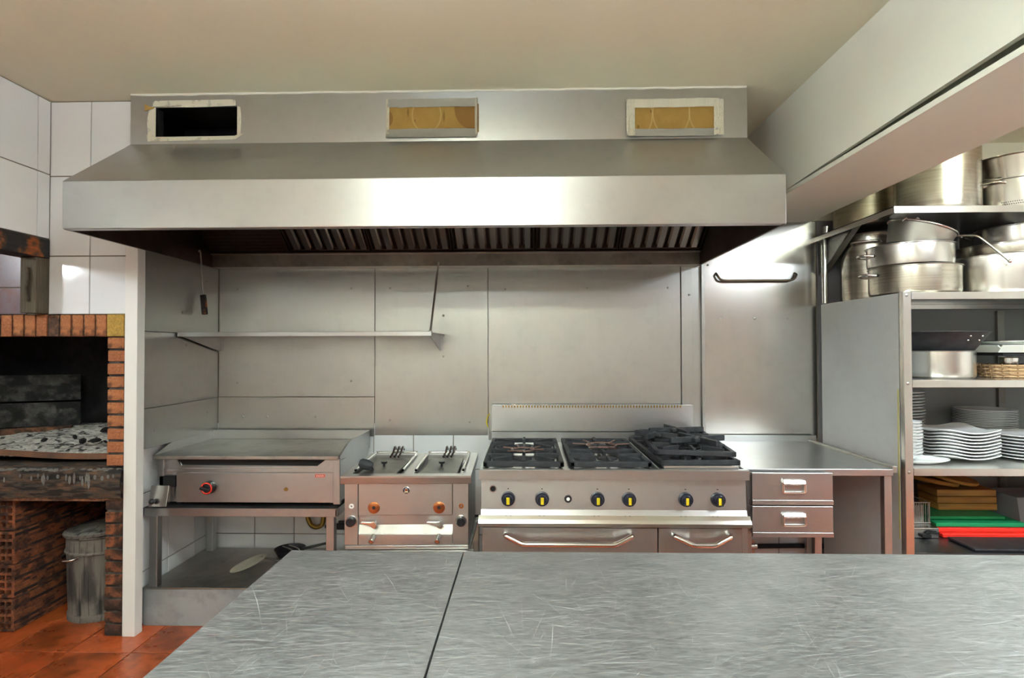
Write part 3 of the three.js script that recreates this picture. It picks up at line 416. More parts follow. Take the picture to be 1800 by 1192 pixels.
// ---------------------------------------------------------------- twin fryer on its stand
{
  const cx = -0.552, Zf = 2.6, w = 0.586, X0 = cx - w / 2, X1 = cx + w / 2, Zk = 3.17;
  const st = thing('fryer_stand', 'low dark steel frame carrying the twin fryer', 'stand', [cx, 0, 2.9]);
  part('frame_top', [bx(X0 - 0.01, X1 + 0.02, 0.478, 0.492, Zf - 0.01, Zf + 0.03, 0.002), bx(X0, X1, 0.478, 0.492, Zk - 0.05, Zk, 0.002), bx(X0, X0 + 0.03, 0.478, 0.492, Zf, Zk, 0.002), bx(X1 - 0.03, X1, 0.478, 0.492, Zf, Zk, 0.002)], M.steelDull, st);
  for (const x of [X0, X1 - 0.035]) for (const Z of [Zf, Zk - 0.05]) part('leg', bx(x, x + 0.035, 0, 0.478, Z, Z + 0.035, 0.003), M.steelDull, st);
  part('shelf', bx(X0, X1, 0.15, 0.156, Zf, Zk, 0.001), M.steelDull, st);
  const f = thing('twin_fryer', 'stainless steel twin basin fryer with round emblem and drain levers', 'fryer', [cx, 0.492, 2.88]);
  const x0 = X0 + 0.014, x1 = X1 - 0.014;
  part('body', [bx(x0, x1, 0.5, 0.8, Zf + 0.03, Zk - 0.01, 0.002)], M.steel, f);
  part('top_rim', [prismX([[Zf - 0.006, 0.826], [Zf, 0.79], [Zf + 0.03, 0.78], [Zf + 0.034, 0.815]], X0, X1), prismY([[X0, Zf - 0.006], [X1, Zf - 0.006], [X1, Zk], [X0, Zk]], 0.818, 0.826, [[[cx - 0.252, Zf + 0.045], [cx - 0.028, Zf + 0.045], [cx - 0.028, Zk - 0.06], [cx - 0.252, Zk - 0.06]], [[cx + 0.028, Zf + 0.045], [cx + 0.252, Zf + 0.045], [cx + 0.252, Zk - 0.06], [cx + 0.028, Zk - 0.06]]]), bx(X0, X0 + 0.004, 0.79, 0.82, Zf, Zk, 0.001), bx(X1 - 0.004, X1, 0.79, 0.82, Zf, Zk, 0.001)], M.steel, f);
  part('side_strip', bx(x0, x0 + 0.06, 0.512, 0.788, Zf + 0.012, Zf + 0.03, 0.002), M.steel, f); part('side_strip', bx(x1 - 0.07, x1, 0.512, 0.788, Zf + 0.012, Zf + 0.03, 0.002), M.steel, f);
  part('front_panel', [bx(x0 + 0.062, x1 - 0.072, 0.646, 0.788, Zf + 0.014, Zf + 0.03, 0.002), bx(x0 + 0.062, x1 - 0.072, 0.512, 0.56, Zf + 0.012, Zf + 0.03, 0.002)], M.steel, f);
  part('drain_recess', [prismX([[Zf + 0.0285, 0.646], [Zf + 0.046, 0.632], [Zf + 0.02, 0.56], [Zf + 0.0165, 0.56], [Zf + 0.042, 0.633]], x0 + 0.062, x1 - 0.072)], M.steelDull, f, 'sloping drain recess');
  part('base_rail', bx(x0 + 0.004, x1, 0.494, 0.511, Zf + 0.008, Zf + 0.03, 0.002), M.steel, f);
  for (const sx of [-1, 1]) {
    const bxn = cx + sx * 0.14;
    // basin and lid
    part('basin', [bx(bxn - 0.115, bxn + 0.115, 0.7, 0.705, Zf + 0.042, Zk - 0.058, 0), bx(bxn - 0.115, bxn - 0.112, 0.7, 0.82, Zf + 0.042, Zk - 0.058, 0), bx(bxn + 0.112, bxn + 0.115, 0.7, 0.82, Zf + 0.042, Zk - 0.058, 0), bx(bxn - 0.115, bxn + 0.115, 0.7, 0.82, Zk - 0.06, Zk - 0.057, 0)], M.steelDull, f);
    const lid = part('lid', turn(bx(bxn - 0.09, bxn + 0.085, 0.812, 0.822, Zf + 0.05, Zk - 0.12, 0.003), [bxn, 0.816, 2.8], -0.01, 0, 0), std({ color: 0x8c8a84, metalness: 1, roughness: 0.45, map: mD.map }), f);
    part('lid_knob', [cyl([bxn - 0.005, 0.82, 2.82], [bxn - 0.005, 0.838, 2.82], 0.006, 0.006, 10), cyl([bxn - 0.005, 0.838, 2.82], [bxn - 0.005, 0.848, 2.82], 0.014, 0.016, 16)], M.blackPlastic, lid);
    part('rim_tube', tube([[bxn - 0.11, 0.832, Zf + 0.09], [bxn - 0.11, 0.836, Zk - 0.07], [bxn - 0.1, 0.838, Zk - 0.05], [bxn + 0.1, 0.838, Zk - 0.05], [bxn + 0.11, 0.836, Zk - 0.07], [bxn + 0.11, 0.832, Zf + 0.09]], 0.006, 60, 8), M.chrome, f);
    const hk = []; for (const q of [-0.016, 0.006, 0.026]) hk.push(tube([[bxn + q - 0.01, 0.822, Zk - 0.1], [bxn + q, 0.842, Zk - 0.075], [bxn + q + 0.004, 0.868, Zk - 0.045], [bxn + q + 0.008, 0.85, Zk - 0.03]], 0.006, 14, 8));
    part('basket_hook', hk, M.chrome, f);
    part('handle_slot', bx(bxn - 0.05, bxn + 0.01, 0.823, 0.8245, Zf + 0.04, Zf + 0.048, 0), M.dark, f);
    // front fittings
    const rx = cx + sx * 0.147, kx = cx + sx * 0.2475;
    const ro = part('rosette', lathe([[0.008, 0], [0.008, 0.003], [0.022, 0.004], [0.026, 0.002], [0.027, 0]], [0, 0, 0], 28).rotateX(Math.PI / 2).translate(rx, 0.679, -(Zf + 0.014)), M.copper, f, 'round copper toned rosette');
    part('rosette_hole', cyl([rx, 0.679, Zf + 0.0135], [rx, 0.679, Zf + 0.0125], 0.0105, 0.0105, 18), M.dark, ro);
    const kn = part('knob', [cyl([kx, 0.62, Zf + 0.012], [kx, 0.62, Zf + 0.004], 0.026, 0.025, 28)], M.chrome, f, 'black thermostat knob with chrome collar');
    part('cap', [cyl([kx, 0.62, Zf + 0.004], [kx, 0.62, Zf - 0.016], 0.022, 0.019, 28), bx(kx - 0.004, kx + 0.004, 0.604, 0.636, Zf - 0.02, Zf - 0.014, 0.002)], M.blackPlastic, kn);
    part('pilot_lamp', lathe([[0.004, 0.001], [0.006, 0.004], [0.0105, 0.004], [0.0115, 0]], [0, 0, 0], 20).rotateX(Math.PI / 2).translate(kx, 0.686, -(Zf + 0.012)), sx < 0 ? M.whitePaint : M.copper, f);
    const lv = part('drain_lever', turn(prismZ([[rx - 0.055, 0.612], [rx - 0.052, 0.62], [rx - 0.01, 0.619], [rx + 0.004, 0.622], [rx + 0.014, 0.614], [rx + 0.018, 0.6], [rx + 0.008, 0.588], [rx - 0.004, 0.592], [rx - 0.018, 0.602]], Zf - 0.002, Zf + 0.01, null, 0.003), [rx, 0.605, Zf], 0, 0, 0), M.chrome, f);
    part('lever_stem', cyl([rx + 0.004, 0.606, Zf + 0.004], [rx + 0.004, 0.606, Zf + 0.04], 0.009, 0.009, 14), M.chrome, lv);
    part('drain_spout', [cyl([rx, 0.552, Zf + 0.014], [rx - 0.004, 0.538, Zf - 0.028], 0.0125, 0.0115, 20, true), cyl([rx - 0.0035, 0.5395, Zf - 0.024], [rx - 0.004, 0.5385, Zf - 0.0265], 0.0095, 0.0095, 16)], M.chrome, f);
  }
  const em = part('emblem', lathe([[0, 0.006], [0.012, 0.0055], [0.016, 0.003], [0.0175, 0]], [0, 0, 0], 28).rotateX(Math.PI / 2).translate(cx, 0.758, -(Zf + 0.014)), M.chrome, f, 'small round maker emblem');
  part('emblem_ring', clean(new THREE.TorusGeometry(0.0115, 0.0028, 8, 28)).translate(cx, 0.758, -(Zf + 0.0085)), M.bluePlastic, em);
  part('emblem_ribbon', prismZ([[cx - 0.011, 0.747], [cx - 0.007, 0.753], [cx + 0.007, 0.753], [cx + 0.011, 0.746], [cx, 0.7495]], Zf + 0.006, Zf + 0.008), std({ color: 0xd9d6a8, roughness: 0.5 }), em);
  part('emblem_heart', lathe([[0, 0.003], [0.005, 0.002], [0.006, 0]], [0, 0, 0], 16).rotateX(Math.PI / 2).translate(cx, 0.76, -(Zf + 0.009)), M.copper, em);
  for (const x of [x0 + 0.05, x1 - 0.05]) part('foot', [bx(x - 0.02, x + 0.02, 0.492, 0.5, Zf + 0.06, Zf + 0.1, 0), bx(x - 0.02, x + 0.02, 0.492, 0.5, Zk - 0.1, Zk - 0.06, 0)], M.rubber, f);
  f.rotation.y = 0.03;
  const gr = thing('rubber_plug_handle', 'grey black rubber grip lying on the left fryer lid', 'grip', [-0.78, 0.825, 2.72]);
  part('grip', [turn(lathe([[0, -0.03], [0.018, -0.028], [0.025, 0], [0.022, 0.025], [0.014, 0.036], [0, 0.038]], [-0.755, 0.85, 2.72], 24), [-0.755, 0.85, 2.72], 0.3, 0, 1.2)], M.rubber, gr);
  part('neck', cyl([-0.735, 0.84, 2.72], [-0.728, 0.825, 2.715], 0.008, 0.01, 12), M.dark, gr);
}
// ---------------------------------------------------------------- gas range
{
  const X0 = -0.2135, X1 = 0.9865, Zf = 2.605, Zk = 3.46, T = 0.853;
  const r = thing('gas_range', 'stainless steel six burner gas range with yellow marked knobs', 'range', [(X0 + X1) / 2, 0, (Zf + Zk) / 2]);
  part('body', [bx(X0 + 0.01, X1 - 0.035, 0.06, 0.79, Zf + 0.05, Zk, 0.002), bx(X0 + 0.03, X1 - 0.05, 0.0, 0.06, Zf + 0.1, Zk - 0.05, 0.002)], M.steel, r);
  part('top_sheet', [prismX([[Zf, T - 0.004], [Zf + 0.004, T], [Zf + 0.03, T], [Zf + 0.05, T - 0.012], [Zk, T - 0.012], [Zk, T - 0.05], [Zf + 0.03, T - 0.05], [Zf, T - 0.044]], X0, X1, null, 0)], M.steel, r);
  part('hob_side_rim', bx(X0, X0 + 0.012, T - 0.014, T, Zf + 0.02, Zk, 0.001), M.steel, r); part('hob_side_rim', bx(X1 - 0.012, X1, T - 0.014, T, Zf + 0.02, Zk, 0.001), M.steel, r);
  part('control_panel', prismX([[Zf + 0.034, T - 0.046], [Zf + 0.022, 0.67], [Zf + 0.010, 0.645], [Zf - 0.012, 0.62], [Zf - 0.012, 0.603], [Zf + 0.004, 0.598], [Zf + 0.06, 0.61], [Zf + 0.06, T - 0.046]], X0 + 0.006, X1 - 0.006), M.steel, r);
  part('bull_nose', prismX([[Zf + 0.008, 0.648], [Zf - 0.006, 0.632], [Zf - 0.016, 0.618], [Zf - 0.016, 0.604], [Zf - 0.006, 0.599], [Zf + 0.0, 0.602], [Zf - 0.008, 0.612], [Zf + 0.012, 0.645]], X0 - 0.004, X1 + 0.004), M.chrome, r, 'rounded bright lip below the controls');
  part('oven_door', bx(X0 + 0.012, 0.582, 0.12, 0.59, Zf + 0.016, Zf + 0.05, 0.003), M.steel, r);
  part('cupboard_door', bx(0.588, X1 - 0.03, 0.12, 0.59, Zf + 0.016, Zf + 0.05, 0.003), M.steel, r);
  part('side_post', bx(X1 - 0.028, X1 - 0.004, 0.06, 0.6, Zf + 0.02, Zk, 0.002), M.steel, r);
  const hd = (a, b, n) => part('door_handle', [tube([[a, 0.562, Zf + 0.016], [a + 0.004, 0.561, Zf - 0.012], [a + 0.07, 0.536, Zf - 0.034], [a + n, 0.532, Zf - 0.036], [b - n, 0.532, Zf - 0.036], [b - 0.07, 0.536, Zf - 0.034], [b - 0.004, 0.561, Zf - 0.012], [b, 0.562, Zf + 0.016]], 0.0115, 60, 12, false, 0.12)], M.chrome, r);
  hd(-0.098, 0.468, 0.1); hd(0.652, 0.902, 0.09);
  const Kf = Zf + 0.0125;
  const yK = 0.718;
  for (const [i, x] of [-0.085, 0.068, 0.317, 0.458, 0.711, 0.854].entries()) {
    const k = part('knob', [cyl([x, yK, Kf + 0.0145], [x, yK, Kf - 0.006], 0.032, 0.03, 32), cyl([x, yK, Kf - 0.006], [x, yK, Kf - 0.02], 0.024, 0.02, 28)], M.bluePlastic, r);
    part('knob_insert', bx(x - 0.0075, x + 0.0075, yK - 0.019, yK + 0.013, Kf - 0.024, Kf - 0.019, 0.003), M.yellow, k, 'yellow marker bar');
    part('knob_grip', [bx(x - 0.013, x - 0.008, yK - 0.022, yK + 0.022, Kf - 0.03, Kf - 0.018, 0.002), bx(x + 0.008, x + 0.013, yK - 0.022, yK + 0.022, Kf - 0.03, Kf - 0.018, 0.002)], M.bluePlastic, k);
    part('index_mark', bx(x - 0.003, x + 0.003, yK + 0.042, yK + 0.046, Kf + 0.012, Kf + 0.0145, 0), M.blackPlastic, r);
  }
  const ig = part('igniter_button', cyl([0.185, 0.718, Kf + 0.0145], [0.185, 0.718, Kf + 0.006], 0.0175, 0.0165, 24), M.blackPlastic, r); part('button_cap', cyl([0.185, 0.718, Kf + 0.006], [0.185, 0.718, Kf + 0.002], 0.008, 0.007, 16), M.whitePaint, ig);
  const vh = part('viewing_hole', lathe([[0.012, -0.004], [0.012, 0.003], [0.0155, 0.003], [0.016, 0]], [0, 0, 0], 24).rotateX(Math.PI / 2).translate(-0.154, 0.762, -(Kf + 0.013)), M.chrome, r); part('hole_back', cyl([-0.154, 0.762, Kf + 0.0135], [-0.154, 0.762, Kf + 0.0125], 0.0125, 0.0125, 18), M.dark, vh);
  // splashback with slotted flue
  const bY0 = T - 0.012, bY1 = 1.055;
  part('splashback', [bx(X0 + 0.004, X1 - 0.004, 0.905, bY1, Zk - 0.004, Zk + 0.0, 0.001), bx(X0 + 0.004, X1 - 0.004, bY0, 0.9, Zk - 0.006, Zk, 0.001), bx(X0 + 0.004, X0 + 0.008, bY0, bY1, Zk, Zk + 0.055, 0), bx(X1 - 0.008, X1 - 0.004, bY0, bY1, Zk, Zk + 0.055, 0), bx(X0 + 0.004, X1 - 0.004, bY0, bY1, Zk + 0.051, Zk + 0.055, 0)], M.steel, r);
  const slots = [], n = 62; for (let i = 0; i < n; i++) { const x = X0 + 0.06 + i * 0.0172; slots.push([[x, Zk + 0.004], [x + 0.008, Zk + 0.004], [x + 0.008, Zk + 0.046], [x, Zk + 0.046]]); }
  const cr = [[X0 + 0.02, Zk + 0.018], [X0 + 0.045, Zk + 0.018], [X0 + 0.045, Zk + 0.036], [X0 + 0.02, Zk + 0.036]], cr2 = cr.map(([x, Z]) => [x + 1.12, Z]);
  part('flue_grille', prismY([[X0 + 0.004, Zk - 0.004], [X1 - 0.004, Zk - 0.004], [X1 - 0.004, Zk + 0.055], [X0 + 0.004, Zk + 0.055]], bY1 - 0.002, bY1 + 0.003, [...slots, cr, cr2]), M.steel, r, 'slotted flue top');
  const fb = []; for (let i = 0; i < n; i++) { const x = X0 + 0.068 + i * 0.0172; fb.push(bx(x + 0.001, x + 0.0082, bY1 - 0.011, bY1 + 0.0035, Zk - 0.0055, Zk - 0.003, 0)); }
  part('flue_teeth', fb, M.brass, r, 'row of heat stained flue teeth');
  // hob wells and burners: three columns, two rows
  const cols = [-0.0235, 0.3865, 0.785], rows = [2.82, 3.19];
  for (const x of cols) {
    part('drip_tray', [bx(x - 0.178, x + 0.178, T - 0.0115, T - 0.008, Zf + 0.07, Zk - 0.06, 0)], M.potShiny, r, 'shiny drip tray under the grates');
    for (const Z of rows) {
      const b = part('burner', lathe([[0.062, 0], [0.06, 0.012], [0.05, 0.016], [0.05, 0.004], [0, 0.004]], [x, T - 0.008, Z], 28), M.steelDull, r);
      part('burner_cap', lathe([[0.046, 0.01], [0.048, 0.016], [0.046, 0.022], [0.02, 0.024], [0, 0.024]], [x, T - 0.008, Z], 28), M.blackIron, b);
    }
  }
  // cast iron grates: frame, middle bar and fingers
  const grate = (label, x, Z, base) => {
    const g = thing('pan_grate', label, 'grate', [x, base, Z], 'cast iron range grates'); const w = 0.186, d = 0.355, y0 = base, y1 = base + 0.024;
    const bar = (a, b, c, e, t = 0) => bx(a, b, y0 + t, y1, c, e, 0.004);
    part('frame', [bar(x - w, x + w, Z - d, Z - d + 0.022), bar(x - w, x + w, Z + d - 0.022, Z + d), bar(x - w, x - w + 0.022, Z - d, Z + d), bar(x + w - 0.022, x + w, Z - d, Z + d), bar(x - w, x + w, Z - 0.012, Z + 0.012)], M.blackIron, g);
    for (const cz of [Z - d / 2, Z + d / 2]) for (const [dx, dz] of [[1, 0], [-1, 0], [0, 1], [0, -1]]) {
      const a = 0.055, ex = dx ? w - 0.01 : 0, ez = dz ? d / 2 - 0.01 : 0;
      part('finger', bx(x + (dx ? dx * a : -0.008), x + (dx ? dx * ex : 0.008), y0 + 0.006, y1 + 0.008, cz + (dz ? dz * a : -0.008), cz + (dz ? dz * ez : 0.008), 0.004), M.blackIron, g);
    }
    for (const cz of [Z - d / 2, Z + d / 2]) for (const a of [0.72, 2.42, 3.86, 5.56]) part('finger', turn(bx(x + 0.075, x + 0.19, y0 + 0.006, y1 + 0.006, cz - 0.007, cz + 0.007, 0.003), [x, y0, cz], 0, a, 0), M.blackIron, g);
    return g;
  };
  grate('black cast iron grate over the left pair of burners', cols[0] + 0.008, 3.02, T - 0.0);
  const gm = grate('black cast iron grate over the middle pair of burners', cols[1] - 0.002, 3.02, T - 0.0);
  // loose grate tops and bars heaped on the right
  const g3 = grate('lower black grate askew over the right pair of burners', cols[2] + 0.006, 3.06, T + 0.001); g3.rotation.y = 0.03;
  const g4 = grate('upper black grate laid crooked on the right grate heap', cols[2] + 0.03, 3.08, T + 0.041); g4.rotation.set(0.0, -0.09, -0.012);
  const star = (label, x, Z, y, rot, s) => { const t = thing('star_grate', label, 'grate', [x, y, Z], 'loose cast iron star grates'); for (let k = 0; k < 4; k++) part('arm', turn(bx(x + 0.02, x + 0.15 * s, y, y + 0.028, Z - 0.011, Z + 0.011, 0.004), [x, y, Z], 0, rot + k * Math.PI / 2, 0), M.blackIron, t); part('hub', turn(bx(x - 0.04, x + 0.04, y + 0.004, y + 0.024, Z - 0.04, Z + 0.04, 0.006), [x, y, Z], 0, rot, 0), M.blackIron, t); return t; };
  star('cast iron star grate on top of the right heap near the front', 0.85, 2.92, T + 0.076, 0.35, 1.05); star('cast iron star grate at the back of the right heap', 0.83, 3.25, T + 0.076, 0.15, 1.05); star('cast iron star grate at the left side of the right heap', 0.68, 3.07, T + 0.077, 0.9, 0.8);
  part('hob_ledge', bx(0.62, 0.955, T, T + 0.012, Zf + 0.035, Zf + 0.05, 0.002), M.aluminium, r, 'bright ledge strip below the right grate heap');
  // thin wire trivets on burners
  const triv = (label, x, Z, y, s, rot) => { const t = thing('wire_trivet', label, 'trivet', [x, y, Z], 'wire trivets on the range'); for (let k = 0; k < 3; k++) { const a = rot + k * 2.094, P = (d, a2, yy = 0) => [x + s * d * Math.cos(a2), y + yy, Z + s * d * Math.sin(a2)]; part('wire', tube([P(0.12, a - 0.45, 0.004), P(0.055, a - 0.28), P(0.05, a + 0.28), P(0.12, a + 0.45, 0.004)], 0.0042, 20, 8), std({ color: 0x8d7168, metalness: 0.9, roughness: 0.4 }), t); } part('wire_ring', turn(clean(new THREE.TorusGeometry(0.062 * s, 0.0042, 8, 28)).rotateX(Math.PI / 2).translate(x, y, -Z), [x, y, Z]), std({ color: 0x8d7168, metalness: 0.9, roughness: 0.4 }), t); return t; };
  triv('small reddish wire trivet on the left grate', -0.02, 2.92, T + 0.037, 0.9, 0.2); triv('large reddish wire trivet on the middle grate', 0.39, 3.06, T + 0.037, 1.25, 0.5);
  solo('yellow_wire', tube([[-0.235, 0.92, 3.52], [-0.245, 0.95, 3.515], [-0.236, 0.99, 3.515], [-0.225, 1.0, 3.52]], 0.0035, 16, 6), M.yellow, 'short yellow wire poking out beside the range splashback', 'wire', [-0.235, 0.92, 3.52]);
}
// ---------------------------------------------------------------- side table with drawers
{
  const x0 = 1.0, x1 = 1.672, Z0 = 2.7, Z1 = 3.5, T = 0.842;
  const t = thing('side_table', 'stainless steel side table with two drawers beside the range', 'table', [(x0 + x1) / 2, 0, (Z0 + Z1) / 2]);
  part('top', [bx(x0, x1, T - 0.004, T, Z0, Z1, 0.001), bx(x0, x1, T - 0.032, T, Z0 - 0.004, Z0 + 0.004, 0.003), bx(x1 - 0.004, x1, T - 0.03, T, Z0, Z1, 0.001)], M.steel, t);
  part('rear_upstand', bx(x0, x1 + 0.05, T - 0.004, 0.876, Z1, Z1 + 0.012, 0.002), M.steel, t);
  part('side_upstand', [bx(x1, x1 + 0.022, T - 0.02, T + 0.012, Z0 + 0.004, Z1, 0.003)], M.steelDull, t);
  for (const [x, Z] of [[x0 + 0.004, Z0 + 0.02], [x1 - 0.036, Z0 + 0.006], [x0 + 0.004, Z1 - 0.05], [x1 - 0.036, Z1 - 0.05], [1.345, Z0 + 0.06]]) part('leg', bx(x, x + 0.034, 0, T - 0.004, Z, Z + 0.034, 0.003), M.steel, t);
  part('drawer_case', [bx(1.022, 1.376, 0.54, T - 0.034, Z0 + 0.008, 3.2, 0.002)], M.steel, t);
  for (const [y0, y1] of [[0.69, 0.833], [0.545, 0.683]]) {
    const d = part('drawer', [bx(1.016, 1.376, y0, y1, 2.652, 2.668, 0.003), bx(1.016, 1.376, y0, y0 + 0.02, 2.648, 2.653, 0.001), bx(1.022, 1.026, y0 + 0.01, y1 - 0.006, 2.668, 2.71, 0), bx(1.366, 1.37, y0 + 0.01, y1 - 0.006, 2.668, 2.71, 0)], M.steel, t);
    const hx = 1.199, hy = (y0 + y1) / 2 + 0.012, Z = 2.652;
    part('handle', [prismZ([[hx - 0.054, hy - 0.026], [hx - 0.046, hy - 0.032], [hx + 0.046, hy - 0.032], [hx + 0.054, hy - 0.026], [hx + 0.054, hy + 0.02], [hx + 0.046, hy + 0.028], [hx - 0.046, hy + 0.028], [hx - 0.054, hy + 0.02]], Z - 0.012, Z, [[[hx - 0.043, hy - 0.024], [hx + 0.043, hy - 0.024], [hx + 0.043, hy + 0.008], [hx - 0.043, hy + 0.008]]], 0.003), turn(bx(hx - 0.05, hx + 0.05, hy + 0.008, hy + 0.028, Z - 0.018, Z - 0.01, 0.004), [hx, hy + 0.018, Z - 0.012], -0.5, 0, 0)], M.chrome, d);
  }
  const p = thing('wall_cable', 'black cable with joint running along the wall behind the drawers', 'cable', [1.5, 0.213, ZB - 0.03]);
  part('cable_run', tube([[1.0, 0.205, ZB - 0.03], [1.3, 0.21, ZB - 0.03], [1.6, 0.216, ZB - 0.03], [1.95, 0.214, ZB - 0.03]], 0.014, 30, 10), M.rubber, p);
  part('joint', [cyl([1.33, 0.213, ZB - 0.03], [1.37, 0.213, ZB - 0.03], 0.02, 0.02, 12), bx(1.34, 1.36, 0.17, 0.25, ZB - 0.035, ZB - 0.02, 0.003)], M.chrome, p);
  const b = thing('towel_bar', 'dark bent steel towel bar on the right wall cladding', 'rail', [1.38, 1.806, ZB - 0.03]);
  part('bar', tube([[1.15, 1.85, ZB - 0.014], [1.148, 1.838, ZB - 0.035], [1.165, 1.812, ZB - 0.04], [1.2, 1.803, ZB - 0.04], [1.4, 1.803, ZB - 0.04], [1.58, 1.803, ZB - 0.04], [1.61, 1.815, ZB - 0.04], [1.622, 1.838, ZB - 0.035], [1.62, 1.848, ZB - 0.014]], 0.007, 70, 10), std({ color: 0x6d6152, metalness: 1, roughness: 0.35 }), b);
}
// ---------------------------------------------------------------- prep tables in front
{
  const mk = (label, x0, x1) => {
    const T = 0.852, Z0 = 0.35, Z1 = 1.558; const t = thing('prep_table', label, 'table', [(x0 + x1) / 2, 0, (Z0 + Z1) / 2], 'steel prep tables');
    part('top', [bx(x0, x1, T - 0.004, T, Z0, Z1, 0.001), bx(x0, x1, T - 0.045, T - 0.0005, Z1 - 0.006, Z1, 0.002), bx(x0, x1, T - 0.045, T - 0.0005, Z0, Z0 + 0.006, 0.002), bx(x0, x0 + 0.006, T - 0.045, T - 0.0005, Z0, Z1, 0.002), bx(x1 - 0.006, x1, T - 0.045, T - 0.0005, Z0, Z1, 0.002)], M.worktop, t);
    for (const x of [x0 + 0.03, x1 - 0.07]) for (const Z of [Z0 + 0.03, Z1 - 0.07]) part('leg', bx(x, x + 0.04, 0, T - 0.004, Z, Z + 0.04, 0.003), M.steel, t);
    part('undershelf', bx(x0 + 0.03, x1 - 0.03, 0.2, 0.215, Z0 + 0.03, Z1 - 0.03, 0.001), M.steelDull, t);
  };
  mk('scratched steel prep table left of the seam with its corner in view', -0.636, -0.1715); mk('long scratched steel prep table right of the seam', -0.1675, 1.9);
}
// ---------------------------------------------------------------- shelving unit and upper shelf on the right
{
  const x0 = 1.752, x1 = 3.0, Z0 = 2.73, Z1 = 3.48;
  const u = thing('shelving_unit', 'grey sided aluminium framed shelving unit holding crockery', 'shelving', [(x0 + x1) / 2, 0, (Z0 + Z1) / 2]);
  part('side_panel', bx(x0 - 0.004, x0 + 0.004, 0.02, 1.652, Z0 + 0.03, Z1, 0.001), M.greyPanel, u, 'plain grey side panel');
  part('side_panel', bx(x1 - 0.004, x1 + 0.004, 0.02, 1.652, Z0 + 0.03, Z1, 0.001), M.greyPanel, u);
  part('edge_tape', bx(x0 - 0.0052, x0 - 0.0041, 0.5, 1.2, Z0 + 0.042, Z0 + 0.05, 0), std({ color: 0xc8bf6a, roughness: 0.6 }), u, 'thin yellowed tape strip along the panel edge');
  for (const x of [x0 - 0.004, x1 - 0.031]) { const p = part('front_post', [bx(x, x + 0.036, 0, 1.656, Z0, Z0 + 0.004, 0.001), bx(x, x + 0.004, 0, 1.656, Z0 + 0.004, Z0 + 0.036, 0.001)], M.aluminium, u); for (const y of [1.64, 1.23, 0.82]) shared('bolt', screwGeo, M.steelDull, p, [x + 0.016, y, Z0]); }
  for (const x of [x0, x1 - 0.035]) part('rear_post', bx(x, x + 0.034, 0, 1.652, Z1 - 0.034, Z1, 0.001), M.aluminium, u);
  const sh = (y, label) => part('shelf_board', [bx(x0 + 0.004, x1 - 0.004, y - 0.006, y, Z0 + 0.004, Z1 - 0.004, 0.001), bx(x0 + 0.034, x1 - 0.034, y - 0.034, y, Z0, Z0 + 0.0035, 0.001), bx(x0 + 0.02, x1 - 0.02, y - 0.034, y - 0.007, Z1 - 0.05, Z1 - 0.046, 0.001)], M.aluminium, u, label);
  sh(1.655, 'top board with bright front edge'); sh(1.246); sh(0.838);
  part('deck', bx(x0 + 0.004, x1 - 0.004, 0.43, 0.446, Z0 + 0.01, Z1 - 0.004, 0.002), std({ color: 0x57595c, metalness: 0.8, roughness: 0.34, map: mD.map }), u, 'dark shiny bottom deck');
  part('back_panel', bx(x0 + 0.01, x1 - 0.01, 0.02, 1.62, Z1 - 0.008, Z1 - 0.002, 0), std({ color: 0x8d8f8f, roughness: 0.6 }), u);
  part('back_batten', bx(2.75, 2.79, 0.44, 1.61, Z1 - 0.03, Z1 - 0.009, 0.001), M.steelDull, u);
  const w = thing('upper_shelf', 'high stainless shelf with triangular bracket carrying large pots', 'shelf', [2.36, 2.03, ZB - 0.012]);
  part('board', [bx(1.738, 3.0, 2.06, 2.066, 2.778, ZB - 0.012, 0.001), bx(1.738, 3.0, 2.034, 2.066, 2.774, 2.779, 0.001), bx(1.738, 1.742, 2.034, 2.066, 2.774, ZB - 0.012, 0.001)], M.aluminium, w);
  for (const x of [1.765, 2.6]) part('bracket', [prismX([[3.14, 2.059], [ZB - 0.014, 2.059], [ZB - 0.014, 1.83], [ZB - 0.03, 1.83]], x, x + 0.003), prismX([[3.14, 2.059], [3.155, 2.059], [ZB - 0.02, 1.83], [ZB - 0.034, 1.83]], x, x + 0.034)], M.steelDull, w);
  const ut = thing('upright_tube', 'round pale upright tube between unit top and upper shelf', 'post', [1.752, 1.657, 3.44]);
  part('tube', [cyl([1.752, 1.658, 3.44], [1.752, 2.0335, 3.44], 0.016, 0.016, 18), cyl([1.752, 2.0, 3.44], [1.752, 2.0335, 3.44], 0.016, 0.016, 18)], M.aluminium, ut);
  part('tube_stub', cyl([1.762, 2.0665, 3.44], [1.762, 2.11, 3.44], 0.016, 0.016, 18), M.aluminium, w);
  part('wall_rail', bx(2.75, 2.83, 1.67, 2.034, ZB - 0.03, ZB - 0.012, 0.002), std({ color: 0xa08f95, roughness: 0.5 }), w, 'pinkish vertical wall rail');
}
